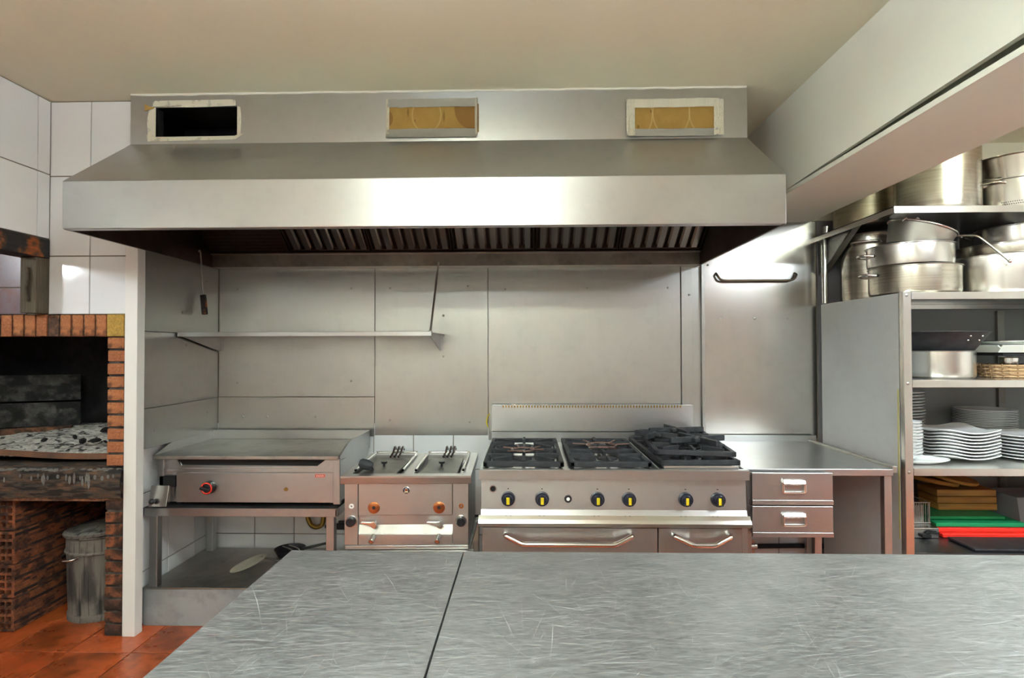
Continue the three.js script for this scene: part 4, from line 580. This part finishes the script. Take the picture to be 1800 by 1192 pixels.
// ---------------------------------------------------------------- pots and pans
function potBody(r, h, t = 0.004, flare = 0, rim = 0.008) { return [[0, 0], [r * 0.93, 0], [r * 0.985, 0.008], [r, 0.025], [r + flare, h - 0.004], [r + flare + rim, h - 0.002], [r + flare + rim, h], [r + flare - t, h], [r - t, 0.02], [0, 0.012]]; }
function pot(name, label, x, y, Z, r, h, mat, o = {}) {
  const p = thing(name, label, 'pot', [x, y, Z], o.group);
  part('body', lathe(potBody(r, h, 0.004, o.flare || 0, o.rim ?? 0.006), [x, y, Z], 56), mat, p);
  for (const a of o.handles || []) {
    const hy = y + (o.hy ?? h * 0.72), c = Math.cos(a), s = Math.sin(a), wd = o.hw || 0.05, out = o.out || 0.045, P = (d, q, yy = 0) => [x + c * (r + d) - s * q, hy + yy, Z - s * (r + d) - c * q];
    part('handle', tube([P(-0.004, -wd), P(out * 0.7, -wd * 0.9, 0.004), P(out, -wd * 0.4, 0.006), P(out, wd * 0.4, 0.006), P(out * 0.7, wd * 0.9, 0.004), P(-0.004, wd)], 0.007, 36, 10), M.chrome, p);
  }
  return p;
}
const US = 2.067, UT = 1.656, S1 = 1.247, S2 = 0.839, DK = 0.447;
pot('wide_pot', 'wide pot with brown scorched base on the upper shelf beside the beam', 1.935, US, 3.36, 0.155, 0.24, std({ color: 0xb3ab98, metalness: 1, roughness: 0.42, map: M.pot.map }), {});
pot('tall_stockpot', 'very tall bright stockpot on the upper shelf half behind the beam', 2.095, US, 3.0, 0.184, 0.43, M.pot, {});
{
  const c = pot('colander', 'perforated steel colander at the right end of the upper shelf', 2.5, US, 3.0, 0.185, 0.155, M.potShiny, { flare: 0.015, rim: 0.02, handles: [2.75], hw: 0.05, hy: 0.135 });
  const holes = []; for (let j = 0; j < 6; j++) for (let i = 0; i < 46; i++) { const a = 1.57 + (i - 23) * 0.045 + (j & 1) * 0.022, rr = 0.1852; holes.push(cyl([2.5 + Math.cos(a) * rr, US + 0.03 + j * 0.011, 3.0 - Math.sin(a) * rr], [2.5 + Math.cos(a) * (rr + 0.0022), US + 0.03 + j * 0.011, 3.0 - Math.sin(a) * (rr + 0.0022)], 0.0022, 0.0022, 6)); }
  const hm = part('perforation', holes, M.dark, c); hm.userData.kind = 'stuff';
  const fb = pot('flared_bowl', 'flared steel bowl nested on top of the perforated colander', 2.51, US + 0.157, 3.0, 0.18, 0.115, M.potShiny, { flare: 0.02, rim: 0.022 });
  part('long_handle', tube([[2.345, US + 0.165, 2.92], [2.315, US + 0.178, 3.0], [2.296, US + 0.19, 3.09]], 0.01, 16, 10), M.aluminium, fb);
  const l = thing('dark_saucepan', 'dark little saucepan tucked between stockpot and colander', 'pan', [2.35, US, 3.42]);
  part('body', lathe(potBody(0.085, 0.13), [2.35, US, 3.42], 36), M.blackPan, l);
}
pot('stockpot', 'tall dull stockpot behind the upright tube on top of the unit', 1.975, UT, 3.345, 0.166, 0.372, M.pot, { handles: [2.3], hw: 0.07, hy: 0.315, out: 0.03 });
pot('casserole', 'low wide casserole with yellowed base at the front corner of the unit top', 1.945, UT, 2.955, 0.196, 0.138, M.pot, { handles: [3.3], hw: 0.055, hy: 0.1, rim: 0.005 });
pot('casserole', 'second casserole nested upon the low wide casserole', 1.925, UT + 0.139, 2.955, 0.186, 0.106, M.potShiny, { handles: [3.3], hw: 0.045, hy: 0.06, rim: 0.007 });
{
  const cx = 1.965, y = UT + 0.252, Z = 2.97; const s = thing('conical_strainer', 'steel conical strainer tipped on the nested casseroles', 'strainer', [cx, y, Z]);
  const rot = [0.12, 0, -0.3];
  part('cone', turn(lathe([[0, -0.012], [0.125, -0.012], [0.128, 0], [0.148, 0.088], [0.154, 0.09], [0.154, 0.095], [0.144, 0.095], [0.124, 0.002], [0, -0.008]], [cx, y, Z], 48), [cx, y, Z], ...rot), std({ color: 0xb4b2ab, metalness: 1, roughness: 0.42, map: mH.map }), s);
  part('rim', turn(clean(new THREE.TorusGeometry(0.15, 0.0055, 8, 48)).rotateX(Math.PI / 2).translate(cx, y + 0.094, -Z), [cx, y, Z], ...rot), M.chrome, s);
  part('handle', [tube([[2.105, 1.95, 2.93], [2.16, 1.93, 2.82], [2.24, 1.8, 2.74]], 0.0055, 20, 10), sphere([2.243, 1.797, 2.738], 0.009)], M.chrome, s);
  part('rest_hook', tube([[2.14, 1.985, 2.97], [2.155, 2.0, 3.0], [2.24, 1.955, 3.02], [2.26, 1.943, 3.0], [2.19, 1.945, 2.95]], 0.006, 24, 8), M.chrome, s);
  part('hook', [tube([[1.845, 2.018, 2.88], [1.857, 2.03, 2.87], [1.872, 2.02, 2.88]], 0.004, 10, 6), tube([[1.895, 2.018, 2.87], [1.907, 2.03, 2.86], [1.92, 2.02, 2.87]], 0.004, 10, 6)], M.chrome, s);
}
pot('broad_pot', 'broad bright pot standing right of the casseroles on the unit top', 2.44, UT, 3.02, 0.255, 0.19, M.potShiny, { rim: 0.004 });
pot('sauteuse', 'shallow steel pan stacked on the broad bright pot', 2.475, UT + 0.192, 3.02, 0.225, 0.06, M.pot, { rim: 0.004 });
pot('sauteuse', 'topmost rimmed pan of the stack on the broad bright pot', 2.53, UT + 0.253, 3.02, 0.19, 0.092, M.potShiny, { rim: 0.005 });
pot('saucepan', 'round steel pan under the black paella pan', 2.055, S1, 2.95, 0.152, 0.133, M.potShiny, { handles: [], rim: 0.004 });
{
  const p = thing('paella_pan', 'black flared paella pan resting on the steel pan', 'pan', [2.06, S1 + 0.134, 2.97]);
  part('body', lathe([[0, 0], [0.165, 0], [0.228, 0.088], [0.234, 0.09], [0.234, 0.094], [0.226, 0.094], [0.162, 0.006], [0, 0.005]], [2.06, S1 + 0.134, 2.99], 56), M.blackPan, p);
  for (const a of [1.1, 1.45]) for (const d of [0, 0.02]) part('rivet', sphere([2.06 + Math.cos(a) * (0.216 - d * 0.7), S1 + 0.134 + 0.07 - d, 2.99 - Math.sin(a) * (0.216 - d * 0.7)], 0.005), M.chrome, p);
}
for (let i = 0; i < 2; i++) { // two trays over the basket
  const y = 1.372 + i * 0.03, g = prismY([[2.31, 2.86], [2.82, 2.86], [2.82, 3.22], [2.31, 3.22]], y, y + 0.004, null, 0); const t = thing('serving_tray', i ? 'upper steel oval tray above the wicker basket' : 'white rectangular tray above the wicker basket', 'tray', [2.56, y, 3.04]);
  if (!i) { part('bed', g, M.whiteTray, t); part('rim', [prismX([[2.83, y + 0.034], [2.86, y], [2.863, y + 0.003], [2.834, y + 0.036]], 2.279, 2.83), prismZ([[2.277, y + 0.034], [2.31, y], [2.312, y + 0.004], [2.282, y + 0.036]], 2.86, 3.22), bx(2.31, 2.82, y, y + 0.034, 3.22, 3.224, 0)], M.whiteTray, t); for (const x of [2.33, 2.78]) part('stand_leg', bx(x, x + 0.02, S1, y, 3.19, 3.21, 0.002), M.dark, t); part('stand_leg', bx(2.78, 2.8, S1, y, 2.9, 2.92, 0.002), M.dark, t); part('under_frame', bx(2.31, 2.82, y - 0.016, y - 0.001, 2.87, 3.22, 0.002), M.dark, t); }
  else { part('bed', clean(new THREE.CylinderGeometry(0.24, 0.2, 0.014, 48)).scale(1, 1, 0.7).translate(2.56, y + 0.017, -3.05), M.potShiny, t); part('rim', clean(new THREE.TorusGeometry(0.242, 0.004, 8, 56)).rotateX(Math.PI / 2).scale(1, 1, 0.7).translate(2.56, y + 0.025, -3.05), M.chrome, t); }
}
{ // wicker basket woven from strands round stakes
  const cx = 2.5, Z = 3.0, b = thing('wicker_basket', 'oval wicker basket on the second shelf', 'basket', [cx, S1, Z]);
  const rx = 0.175, rz = 0.13; const ring = (y, ph, k) => { const pts = []; for (let i = 0; i < 72; i++) { const a = i / 72 * Math.PI * 2, d = 0.004 * Math.sin(a * 18 + ph), f = 1 + y * 1.2; pts.push([cx + (rx * f + d) * Math.cos(a), S1 + 0.006 + y, Z + (rz * f + d) * Math.sin(a)]); } part('strand', tube(pts, 0.0048, 200, 6, true), M.wicker[k], b); };
  for (let j = 0; j < 7; j++) ring(j * 0.009, j & 1 ? Math.PI : 0, j % 2);
  for (let i = 0; i < 36; i++) { const a = i / 36 * Math.PI * 2 + 0.087; part('stake', cyl([cx + rx * Math.cos(a), S1, Z + rz * Math.sin(a)], [cx + rx * 1.09 * Math.cos(a), S1 + 0.068, Z + rz * 1.09 * Math.sin(a)], 0.003, 0.003, 6), M.wicker[1], b); }
  part('base', clean(new THREE.CylinderGeometry(1, 1, 0.005, 40)).scale(rx, 1, rz).translate(cx, S1 + 0.004, -Z), M.wicker[1], b);
  const c = thing('steel_cup', 'small shiny steel cup standing in the wicker basket', 'cup', [2.42, S1 + 0.01, 2.98]);
  part('body', lathe([[0, 0], [0.034, 0], [0.04, 0.085], [0.043, 0.088], [0.038, 0.088], [0.032, 0.004], [0, 0.004]], [2.42, S1 + 0.012, 2.97], 28), M.chrome, c);
  const n = thing('napkin', 'crumpled white napkin bundle in the wicker basket', 'napkin', [2.55, S1 + 0.02, 2.98]);
  part('cloth', grid(24, 14, (u, v) => { const a = u * Math.PI * 2, r = v, s = Math.sin(a * 5 + 1) * 0.012 * r; return [2.555 + (0.075 + s) * r * Math.cos(a), S1 + 0.09 - 0.04 * r + 0.02 * Math.sin(a * 3 + 4 * r) * r, 2.97 + (0.06 + s) * r * Math.sin(a)]; }), std({ color: 0xd8dedd, roughness: 0.9, side: THREE.DoubleSide }), n);
  part('peak', lathe([[0.03, 0], [0.018, 0.02], [0.004, 0.05], [0, 0.052]], [2.6, S1 + 0.052, 2.95], 14), std({ color: 0xd8dedd, roughness: 0.9 }), n);
  const y = thing('sauce_bottle', 'small dark bottle with a yellow label beside the wicker basket', 'bottle', [2.27, S1, 3.03]);
  part('body', lathe([[0, 0], [0.026, 0], [0.028, 0.06], [0.02, 0.078], [0.012, 0.088], [0, 0.088]], [2.275, S1, 3.1], 22), std({ color: 0x3c3a14, roughness: 0.3 }), y); part('label', lathe([[0.0284, 0.03], [0.0286, 0.055], [0.027, 0.055]], [2.275, S1, 3.1], 22), M.yellow, y); part('cap', cyl([2.275, S1 + 0.088, 3.1], [2.275, S1 + 0.102, 3.1], 0.012, 0.012, 16), M.yellow, y);
}
// ---------------------------------------------------------------- crockery on the third shelf, plate by plate
const ORD = ['topmost', 'second', 'third', 'fourth', 'fifth', 'sixth', 'seventh', 'eighth', 'ninth', 'tenth', 'eleventh', 'twelfth', 'thirteenth', 'fourteenth', 'fifteenth', 'sixteenth', 'seventeenth', 'eighteenth', 'nineteenth', 'twentieth', 'twenty-first', 'twenty-second', 'twenty-third'];
function stack(name, n, pitch, x, y, Z, geo, what, mat, group, jit, seed) {
  const r = rng(seed);
  for (let k = 0; k < n; k++) { const i = n - 1 - k, m = new THREE.Mesh(geo, mat); m.name = numbered(name); m.position.set(x + (r() - 0.5) * jit, y + k * pitch, -Z + (r() - 0.5) * jit); m.rotation.y = (r() - 0.5) * 0.1; m.castShadow = m.receiveShadow = true; scene.add(m); tag(m, (i === 0 ? 'topmost ' : ORD[i] + ' from the top ') + what, 'plate', group); }
}
const roundPlate = (r) => lathe([[0, 0], [r * 0.6, 0], [r * 0.66, 0.004], [r * 0.95, 0.013], [r, 0.0165], [r, 0.019], [r * 0.96, 0.0175], [r * 0.66, 0.0085], [0, 0.005]], [0, 0, 0], 44);
function squarePlate(s, lift) {     // rounded square platter with upswept corners
  const H = (rr, a) => 0.004 + 0.012 * rr * rr + lift * Math.pow(Math.abs(Math.sin(2 * a)), 3) * rr * rr * rr, R = (a) => s / Math.pow(Math.pow(Math.abs(Math.cos(a)), 5) + Math.pow(Math.abs(Math.sin(a)), 5), 1 / 5);
  const f = (off) => (u, v) => { const a = u * Math.PI * 2, rr = v; return [R(a) * rr * Math.cos(a), H(rr, a) + off, R(a) * rr * Math.sin(a)]; };
  const edge = grid(64, 1, (u, v) => { const a = u * Math.PI * 2; return [R(a) * Math.cos(a), H(1, a) + lerp(-0.004, 0.001, v), R(a) * Math.sin(a)]; });
  return mergeGeometries([grid(64, 10, f(0.001)), grid(64, 10, f(-0.004)), edge]);
}
M.chinaBoth = phy({ color: 0xeef0ef, roughness: 0.15, side: THREE.DoubleSide });
stack('dinner_plate', 22, 0.0094, 2.565, S2, 3.322, roundPlate(0.146), 'round white plate of the rear right plate stack', M.china, 'rear round plates', 0.004, 31);
stack('deep_plate', 19, 0.0165, 2.07, S2, 3.325, roundPlate(0.143), 'round plate of the tall rear left plate stack', M.china, 'rear left plates', 0.008, 32);
stack('square_platter', 9, 0.0155, 2.165, S2 + 0.004, 3.0, squarePlate(0.15, 0.016), 'upswept square platter of the centre stack', M.chinaBoth, 'square platters', 0.006, 33);
stack('serving_plate', 8, 0.0155, 2.52, S2, 2.99, roundPlate(0.165), 'round serving plate of the stack at the right frame edge', M.china, 'serving plates at right', 0.012, 34);
stack('saucer', 12, 0.0145, 1.865, S2 + 0.021, 2.9, roundPlate(0.066), 'small saucer of the narrow stack by the front post', M.china, 'small saucers', 0.006, 35);
{ const g = roundPlate(0.11); g.scale(1.25, 1.1, 0.8); const m = new THREE.Mesh(g, M.china); m.name = numbered('oval_platter'); m.position.set(1.905, S2, -2.875); m.castShadow = m.receiveShadow = true; scene.add(m); tag(m, 'oval white platter lying under the small saucer stack', 'plate'); }
// ---------------------------------------------------------------- boards and boxes on the bottom deck
{
  const board = (name, label, mat, x0, x1, y, t, Z0, Z1, rot, cat = 'board', grp) => { const m = solo(name, bx(x0, x1, y, y + t, Z0, Z1, Math.min(0.004, t / 3)), mat, label, cat, [(x0 + x1) / 2, y, (Z0 + Z1) / 2], grp); m.rotation.y = rot; return m; };
  board('cutting_board', 'lower red plastic cutting board of the stack', M.redBoard, 2.075, 2.56, DK, 0.02, 2.96, 3.28, 0.0, 'board', 'plastic cutting boards'); board('cutting_board', 'upper red plastic cutting board of the stack', M.redBoard, 2.055, 2.54, DK + 0.021, 0.02, 2.985, 3.3, 0, 'board', 'plastic cutting boards');
  board('cutting_board', 'lower green plastic cutting board of the stack', M.greenBoard, 2.07, 2.52, DK + 0.042, 0.02, 3.0, 3.3, 0.0, 'board', 'plastic cutting boards'); board('cutting_board', 'upper green plastic cutting board of the stack', M.greenBoard, 2.07, 2.46, DK + 0.063, 0.016, 3.06, 3.32, 0, 'board', 'plastic cutting boards');
  for (let k = 0; k < 3; k++) { const t = board('wooden_board', ['lowest', 'middle', 'uppermost square'][k] + ' thick wooden board of the pile behind the green boards', M.wood[k], 2.2 - k * 0.003, 2.51 - k * 0.002, DK + 0.08 + k * 0.037, 0.035, 3.17, 3.33, 0, 'board', 'thick wooden boards'); }
  const r1 = solo('round_board', turn(lathe([[0, 0], [0.13, 0], [0.134, 0.006], [0.134, 0.016], [0.13, 0.02], [0, 0.02]], [2.24, DK + 0.21, 3.3], 40), [2.24, DK + 0.21, 3.3], 0.0, 0, -0.16), M.wood[0], 'round wooden board tilted over the pile of wooden boards', 'board', [2.24, DK + 0.21, 3.3]);
  const r2 = solo('oval_board', turn(lathe([[0, 0], [0.125, 0], [0.129, 0.006], [0.129, 0.013], [0.125, 0.016], [0, 0.016]], [2.33, DK + 0.232, 3.27], 40), [2.33, DK + 0.23, 3.27], 0.12, 0, -0.17), M.wood[2], 'topmost oval wooden board of the pile', 'board', [2.33, DK + 0.23, 3.27]);
  board('baking_sheet', 'black baking sheet lying at the front right of the deck', M.blackPan, 2.08, 2.7, DK + 0.001, 0.012, 2.76, 2.94, 0.0, 'tray');
  const sb = thing('scale_box', 'low pale steel box with dark catch at the left of the deck', 'box', [1.93, DK, 3.02]);
  part('case', bx(1.82, 2.05, DK, DK + 0.052, 2.95, 3.2, 0.004), M.aluminium, sb); part('catch', [bx(1.955, 2.0, DK + 0.008, DK + 0.024, 2.93, 2.952, 0.003), tube([[1.98, DK + 0.024, 2.942], [2.0, DK + 0.034, 2.935], [2.04, DK + 0.03, 2.94]], 0.005, 12, 8)], M.dark, sb);
  const wb = thing('wire_crate', 'small wire sided crate on the pale steel box', 'crate', [1.93, DK + 0.053, 3.1]);
  part('liner', bx(1.835, 2.03, DK + 0.055, DK + 0.145, 3.03, 3.18, 0.003), std({ color: 0x9a958a, roughness: 0.7 }), wb);
  for (let k = 0; k < 20; k++) part('wire', cyl([1.83 + k * 0.0112, DK + 0.054, 3.02], [1.83 + k * 0.0112, DK + 0.16, 3.02], 0.0018, 0.0018, 6), M.steelDull, wb);
  part('rim_wire', [cyl([1.82, DK + 0.16, 3.02], [2.055, DK + 0.16, 3.02], 0.003, 0.003, 8), cyl([1.82, DK + 0.056, 3.02], [2.055, DK + 0.056, 3.02], 0.003, 0.003, 8), cyl([2.05, DK + 0.16, 3.02], [2.05, DK + 0.16, 3.19], 0.003, 0.003, 8), cyl([2.05, DK + 0.056, 3.02], [2.05, DK + 0.16, 3.02], 0.003, 0.003, 8)], M.steelDull, wb);
  const pb = thing('plastic_basket', 'grey perforated plastic basket at the right of the deck', 'basket', [2.72, DK, 3.18]);
  const holes = []; for (let i = 0; i < 9; i++) for (let j = 0; j < 4; j++) { const x = 2.59 + i * 0.03, y = DK + 0.035 + j * 0.026; holes.push([[x, y], [x + 0.016, y], [x + 0.016, y + 0.012], [x, y + 0.012]]); }
  part('front_wall', prismZ([[2.575, DK], [2.87, DK], [2.89, DK + 0.165], [2.555, DK + 0.165]], 3.1, 3.105, holes), M.greyPlastic, pb); part('side_wall', prismZ([[2.575, DK], [2.58, DK], [2.56, DK + 0.165], [2.555, DK + 0.165]], 3.105, 3.32), M.greyPlastic, pb); part('side_wall', prismZ([[2.87, DK], [2.875, DK], [2.895, DK + 0.165], [2.89, DK + 0.165]], 3.105, 3.32), M.greyPlastic, pb); part('rear_wall', bx(2.56, 2.89, DK, DK + 0.165, 3.32, 3.325, 0), M.greyPlastic, pb); part('rim', bx(2.545, 2.9, DK + 0.16, DK + 0.168, 3.092, 3.104, 0.002), M.greyPlastic, pb); part('floor_plate', bx(2.575, 2.875, DK, DK + 0.004, 3.1, 3.32, 0), M.greyPlastic, pb);
}
// ---------------------------------------------------------------- brick grill
{
  const ZG = 2.79, r = rng(77), b = thing('brick_grill', 'sooty brick charcoal grill with ash bed built into the alcove', 'grill', [-2.7, 0, 3.15]);
  const xe = -1.971;
  // soldier course
  part('lintel_mortar', bx(-3.4, xe - 0.004, 1.462, 1.566, ZG + 0.008, ZG + 0.05, 0), M.mortar, b);
  const pit = 0.0595, sg = metreUV(clean(new RoundedBoxGeometry(pit - 0.008, 0.106, 0.05, 1, 0.003)));
  const yg = metreUV(clean(new RoundedBoxGeometry(0.084, 0.108, 0.05, 1, 0.003))); const jitter = (m) => { m.rotation.z = (r() - 0.5) * 0.02; };
  { const m = shared('brick', yg, M.brickYellow, b, [xe - 0.043, 1.514, ZG + 0.02]); m.userData.label = 'yellow corner brick'; }
  for (let k = 0; k < 22; k++) jitter(shared('brick', sg, k % 5 === 4 ? M.brick[2] : M.brick[(r() * 2) | 0], b, [xe - 0.0885 - pit / 2 - k * pit, 1.514 + (r() - 0.5) * 0.002, ZG + 0.025 + (r() - 0.5) * 0.002]));
  // piers
  const pier = (x0, x1, y0, y1, n, mats, z0 = ZG) => { part('pier_mortar', bx(x0 + 0.004, x1 - 0.004, y0, y1, z0 + 0.008, z0 + 0.055, 0), M.mortar, b); const p = (y1 - y0) / n, g = metreUV(clean(new RoundedBoxGeometry(x1 - x0, p - 0.011, 0.05, 1, 0.003))); for (let k = 0; k < n; k++) { const m = shared('brick', g, mats[(r() * mats.length) | 0], b, [(x0 + x1) / 2 + (r() - 0.5) * 0.003, y0 + (k + 0.5) * p, z0 + 0.027 + (r() - 0.5) * 0.003]); jitter(m); } };
  pier(-2.055, -1.973, 0.822, 1.46, 10, [M.brick[0], M.brick[1]]); pier(-2.06, -1.973, 0.0, 0.668, 11, M.brickSooty);
  // firebox
  part('firebox_back', bx(-3.4, -2.055, 0.8, 2.0, 3.47, 3.53, 0), M.soot, b); part('firebox_side', bx(-3.45, -3.4, 0.0, 2.0, ZG + 0.11, 3.53, 0), M.soot, b); part('firebox_roof', bx(-3.4, -2.03, 1.54, 1.566, ZG + 0.052, 3.53, 0), M.soot, b); part('firebox_wall', bx(-2.06, -2.026, 0.82, 1.56, ZG + 0.06, 3.5, 0), M.soot, b);
  part('steel_baffle', turn(bx(-3.3, -2.6, 1.1, 1.25, 3.2, 3.21, 0.002), [-3.0, 1.17, 3.2], 0, 0.42, 0), M.sootGrey, b, 'grey sooty steel sheet'); part('steel_baffle', turn(bx(-3.3, -2.55, 0.96, 1.095, 3.12, 3.135, 0.002), [-3.0, 1.0, 3.12], 0, 0.42, 0), M.sootGrey, b); part('ledge_plank', turn(bx(-3.3, -2.55, 0.9, 0.955, 3.05, 3.1, 0.004), [-3.0, 0.93, 3.05], 0, 0.42, 0.02), M.rust, b, 'rust brown ledge');
  // ash bed: a lumpy mound
  const an = noise(128, 128, 10, 10, 4, 201), am = noise(128, 128, 2, 2, 3, 202);
  part('ash_bed', grid(90, 50, (u, v) => { const x = lerp(-3.38, -2.062, u), Z = lerp(2.9, 3.46, v), i = ((v * 127) | 0) * 128 + ((u * 127) | 0); return [x, 0.835 + 0.14 * Math.sin(v * 2.2) * (0.7 + 0.5 * am[i]) * (0.65 + 0.35 * u) + 0.03 * an[i], Z]; }), M.ash, b, 'grey and white ash bed');
  for (let k = 0; k < 22; k++) { const x = lerp(-2.55, -2.09, r()), Z = lerp(2.95, 3.18, r()); part('charcoal_lump', turn(sphere([x, 0.925 + (Z - 2.95) * 0.2, Z], 0.008 + 0.014 * r(), 1.4, 0.55, 1, 6, 4), [x, 0.92, Z], r() * 3, r() * 3, 0), M.soot, b); }
  part('rim_strip', grid(40, 3, (u, v) => { const x = lerp(-3.3, -2.064, u); return [x, 0.868 - 0.018 * sstep(0.55, 1, u) + 0.012 * Math.sin(u * 5.2 + 0.6) + 0.028 * v, 2.9 - 0.05 * Math.sin(u * 3) + 0.012 * v]; }), std({ color: 0xffffff, map: M.rust.map, roughness: 0.8, side: THREE.DoubleSide }), b, 'warped rusty rim strip');
  // hearth slab with lumpy front edge
  const hn = noise(256, 64, 32, 8, 4, 205);
  part('hearth_slab', [grid(120, 26, (u, v) => { const x = lerp(-3.4, xe, u), i = ((v * 63) | 0) * 256 + ((u * 255) | 0), n = hn[i] - 0.5; let y, Z; if (v < 0.5) { const t = v / 0.5; y = lerp(0.672, 0.806, t); Z = ZG - 0.012 - 0.01 * Math.sin(t * 3.1) + 0.012 * n; } else { const t = (v - 0.5) / 0.5; y = 0.812 + 0.012 * Math.sin(t * 3) + 0.012 * n; Z = lerp(ZG - 0.008, 3.0, t); } return [x, y, Math.min(Z, x > -2.03 ? 2.845 : 9)]; }), bx(-3.4, xe - 0.004, 0.672, 0.8, ZG + 0.01, ZG + 0.05, 0), bx(-3.4, -2.026, 0.672, 0.8, ZG + 0.05, 3.5, 0)], M.slab, b, 'charred lumpy hearth slab');
  { const drips = [], rr = rng(91); for (let k = 0; k < 26; k++) { const x = lerp(-2.7, xe - 0.03, rr()), y0 = 0.795 - 0.02 * rr(), L = 0.015 + 0.06 * rr() * rr(); drips.push(sphere([x, y0 - L / 2, ZG - 0.0245], 0.004 + 0.004 * rr(), 1, L / 0.012, 0.3, 8, 6)); } for (let k = 0; k < 90; k++) { const x = lerp(-2.7, xe - 0.02, rr()); drips.push(sphere([x, 0.805 + 0.006 * rr(), ZG - 0.008 + 0.02 * rr()], 0.012, 1.6, 0.5, 0.8, 8, 5)); } const m = part('ash_drips', drips, M.ash, b, 'pale ash drips over the slab edge'); m.userData.kind = 'stuff'; }
  part('support_angle', bx(-3.4, xe - 0.09, 0.655, 0.671, ZG - 0.004, ZG + 0.06, 0.002), M.rust, b, 'rusty steel support angle'); part('support_angle', bx(xe - 0.09, xe - 0.004, 0.66, 0.671, ZG - 0.004, ZG + 0.06, 0.002), M.rust, b);
  part('lower_back', bx(-3.4, -2.05, 0, 0.67, 3.47, 3.53, 0), M.soot, b);
  // side pier of hollow blocks
  for (let k = 0; k < 4; k++) {
    const x0 = -2.62, x1 = -2.535, y0 = 0.004 + k * 0.166, y1 = y0 + 0.158, holes = []; for (let i = 0; i < 2; i++) for (let j = 0; j < 4; j++) { const hx = x0 + 0.012 + i * 0.034, hy = y0 + 0.012 + j * 0.036; holes.push([[hx, hy], [hx + 0.025, hy], [hx + 0.025, hy + 0.025], [hx, hy + 0.025]]); }
    const blk = part('hollow_block', prismZ([[x0, y0], [x1, y0], [x1, y1], [x0, y1]], ZG + 0.03, 3.46, holes), k === 1 ? M.brickSooty[2] : M.brickSooty[k % 2 ? 0 : 2], b);
    for (let j = 0; j < 6; j++) part('rib', bx(x1 - 0.001, x1 + 0.003, y0 + 0.01 + j * 0.025, y0 + 0.024 + j * 0.025, ZG + 0.03, 3.46, 0.001), M.brickSooty[(j + k) % 3], blk);
  }
  part('pier_mortar', bx(-2.612, -2.54, 0, 0.672, ZG + 0.06, 3.46, 0), M.mortar, b);
}
{ // dustbin
  const x = -2.275, Z = 3.07, d = thing('ash_bin', 'grimy galvanised ash bin standing under the brick grill', 'bin', [x, 0, Z]);
  part('body', lathe([[0, 0.006], [0.145, 0.006], [0.146, 0], [0.152, 0], [0.153, 0.03], [0.148, 0.04], [0.152, 0.15], [0.158, 0.34], [0.166, 0.345], [0.166, 0.352], [0.16, 0.358], [0.16, 0.42], [0.168, 0.428], [0.168, 0.436], [0.155, 0.436], [0.15, 0.1], [0.14, 0.02], [0, 0.014]], [x, 0, Z], 48), M.bin, d);
  part('lid', turn(lathe([[0.172, 0], [0.174, 0.012], [0.168, 0.018], [0.1, 0.032], [0, 0.04], [0, 0.036], [0.166, 0.012], [0.168, 0]], [x, 0.436, Z], 44), [x, 0.436, Z], 0.0, 0, 0.06), M.bin, d);
  part('handle', tube([[x - 0.15, 0.33, Z - 0.07], [x - 0.135, 0.325, Z - 0.125], [x - 0.08, 0.325, Z - 0.175], [x - 0.03, 0.33, Z - 0.185], [x - 0.01, 0.335, Z - 0.16]], 0.007, 30, 10), M.chrome, d, 'bright bail handle');
}
renderer.render(scene, camera);
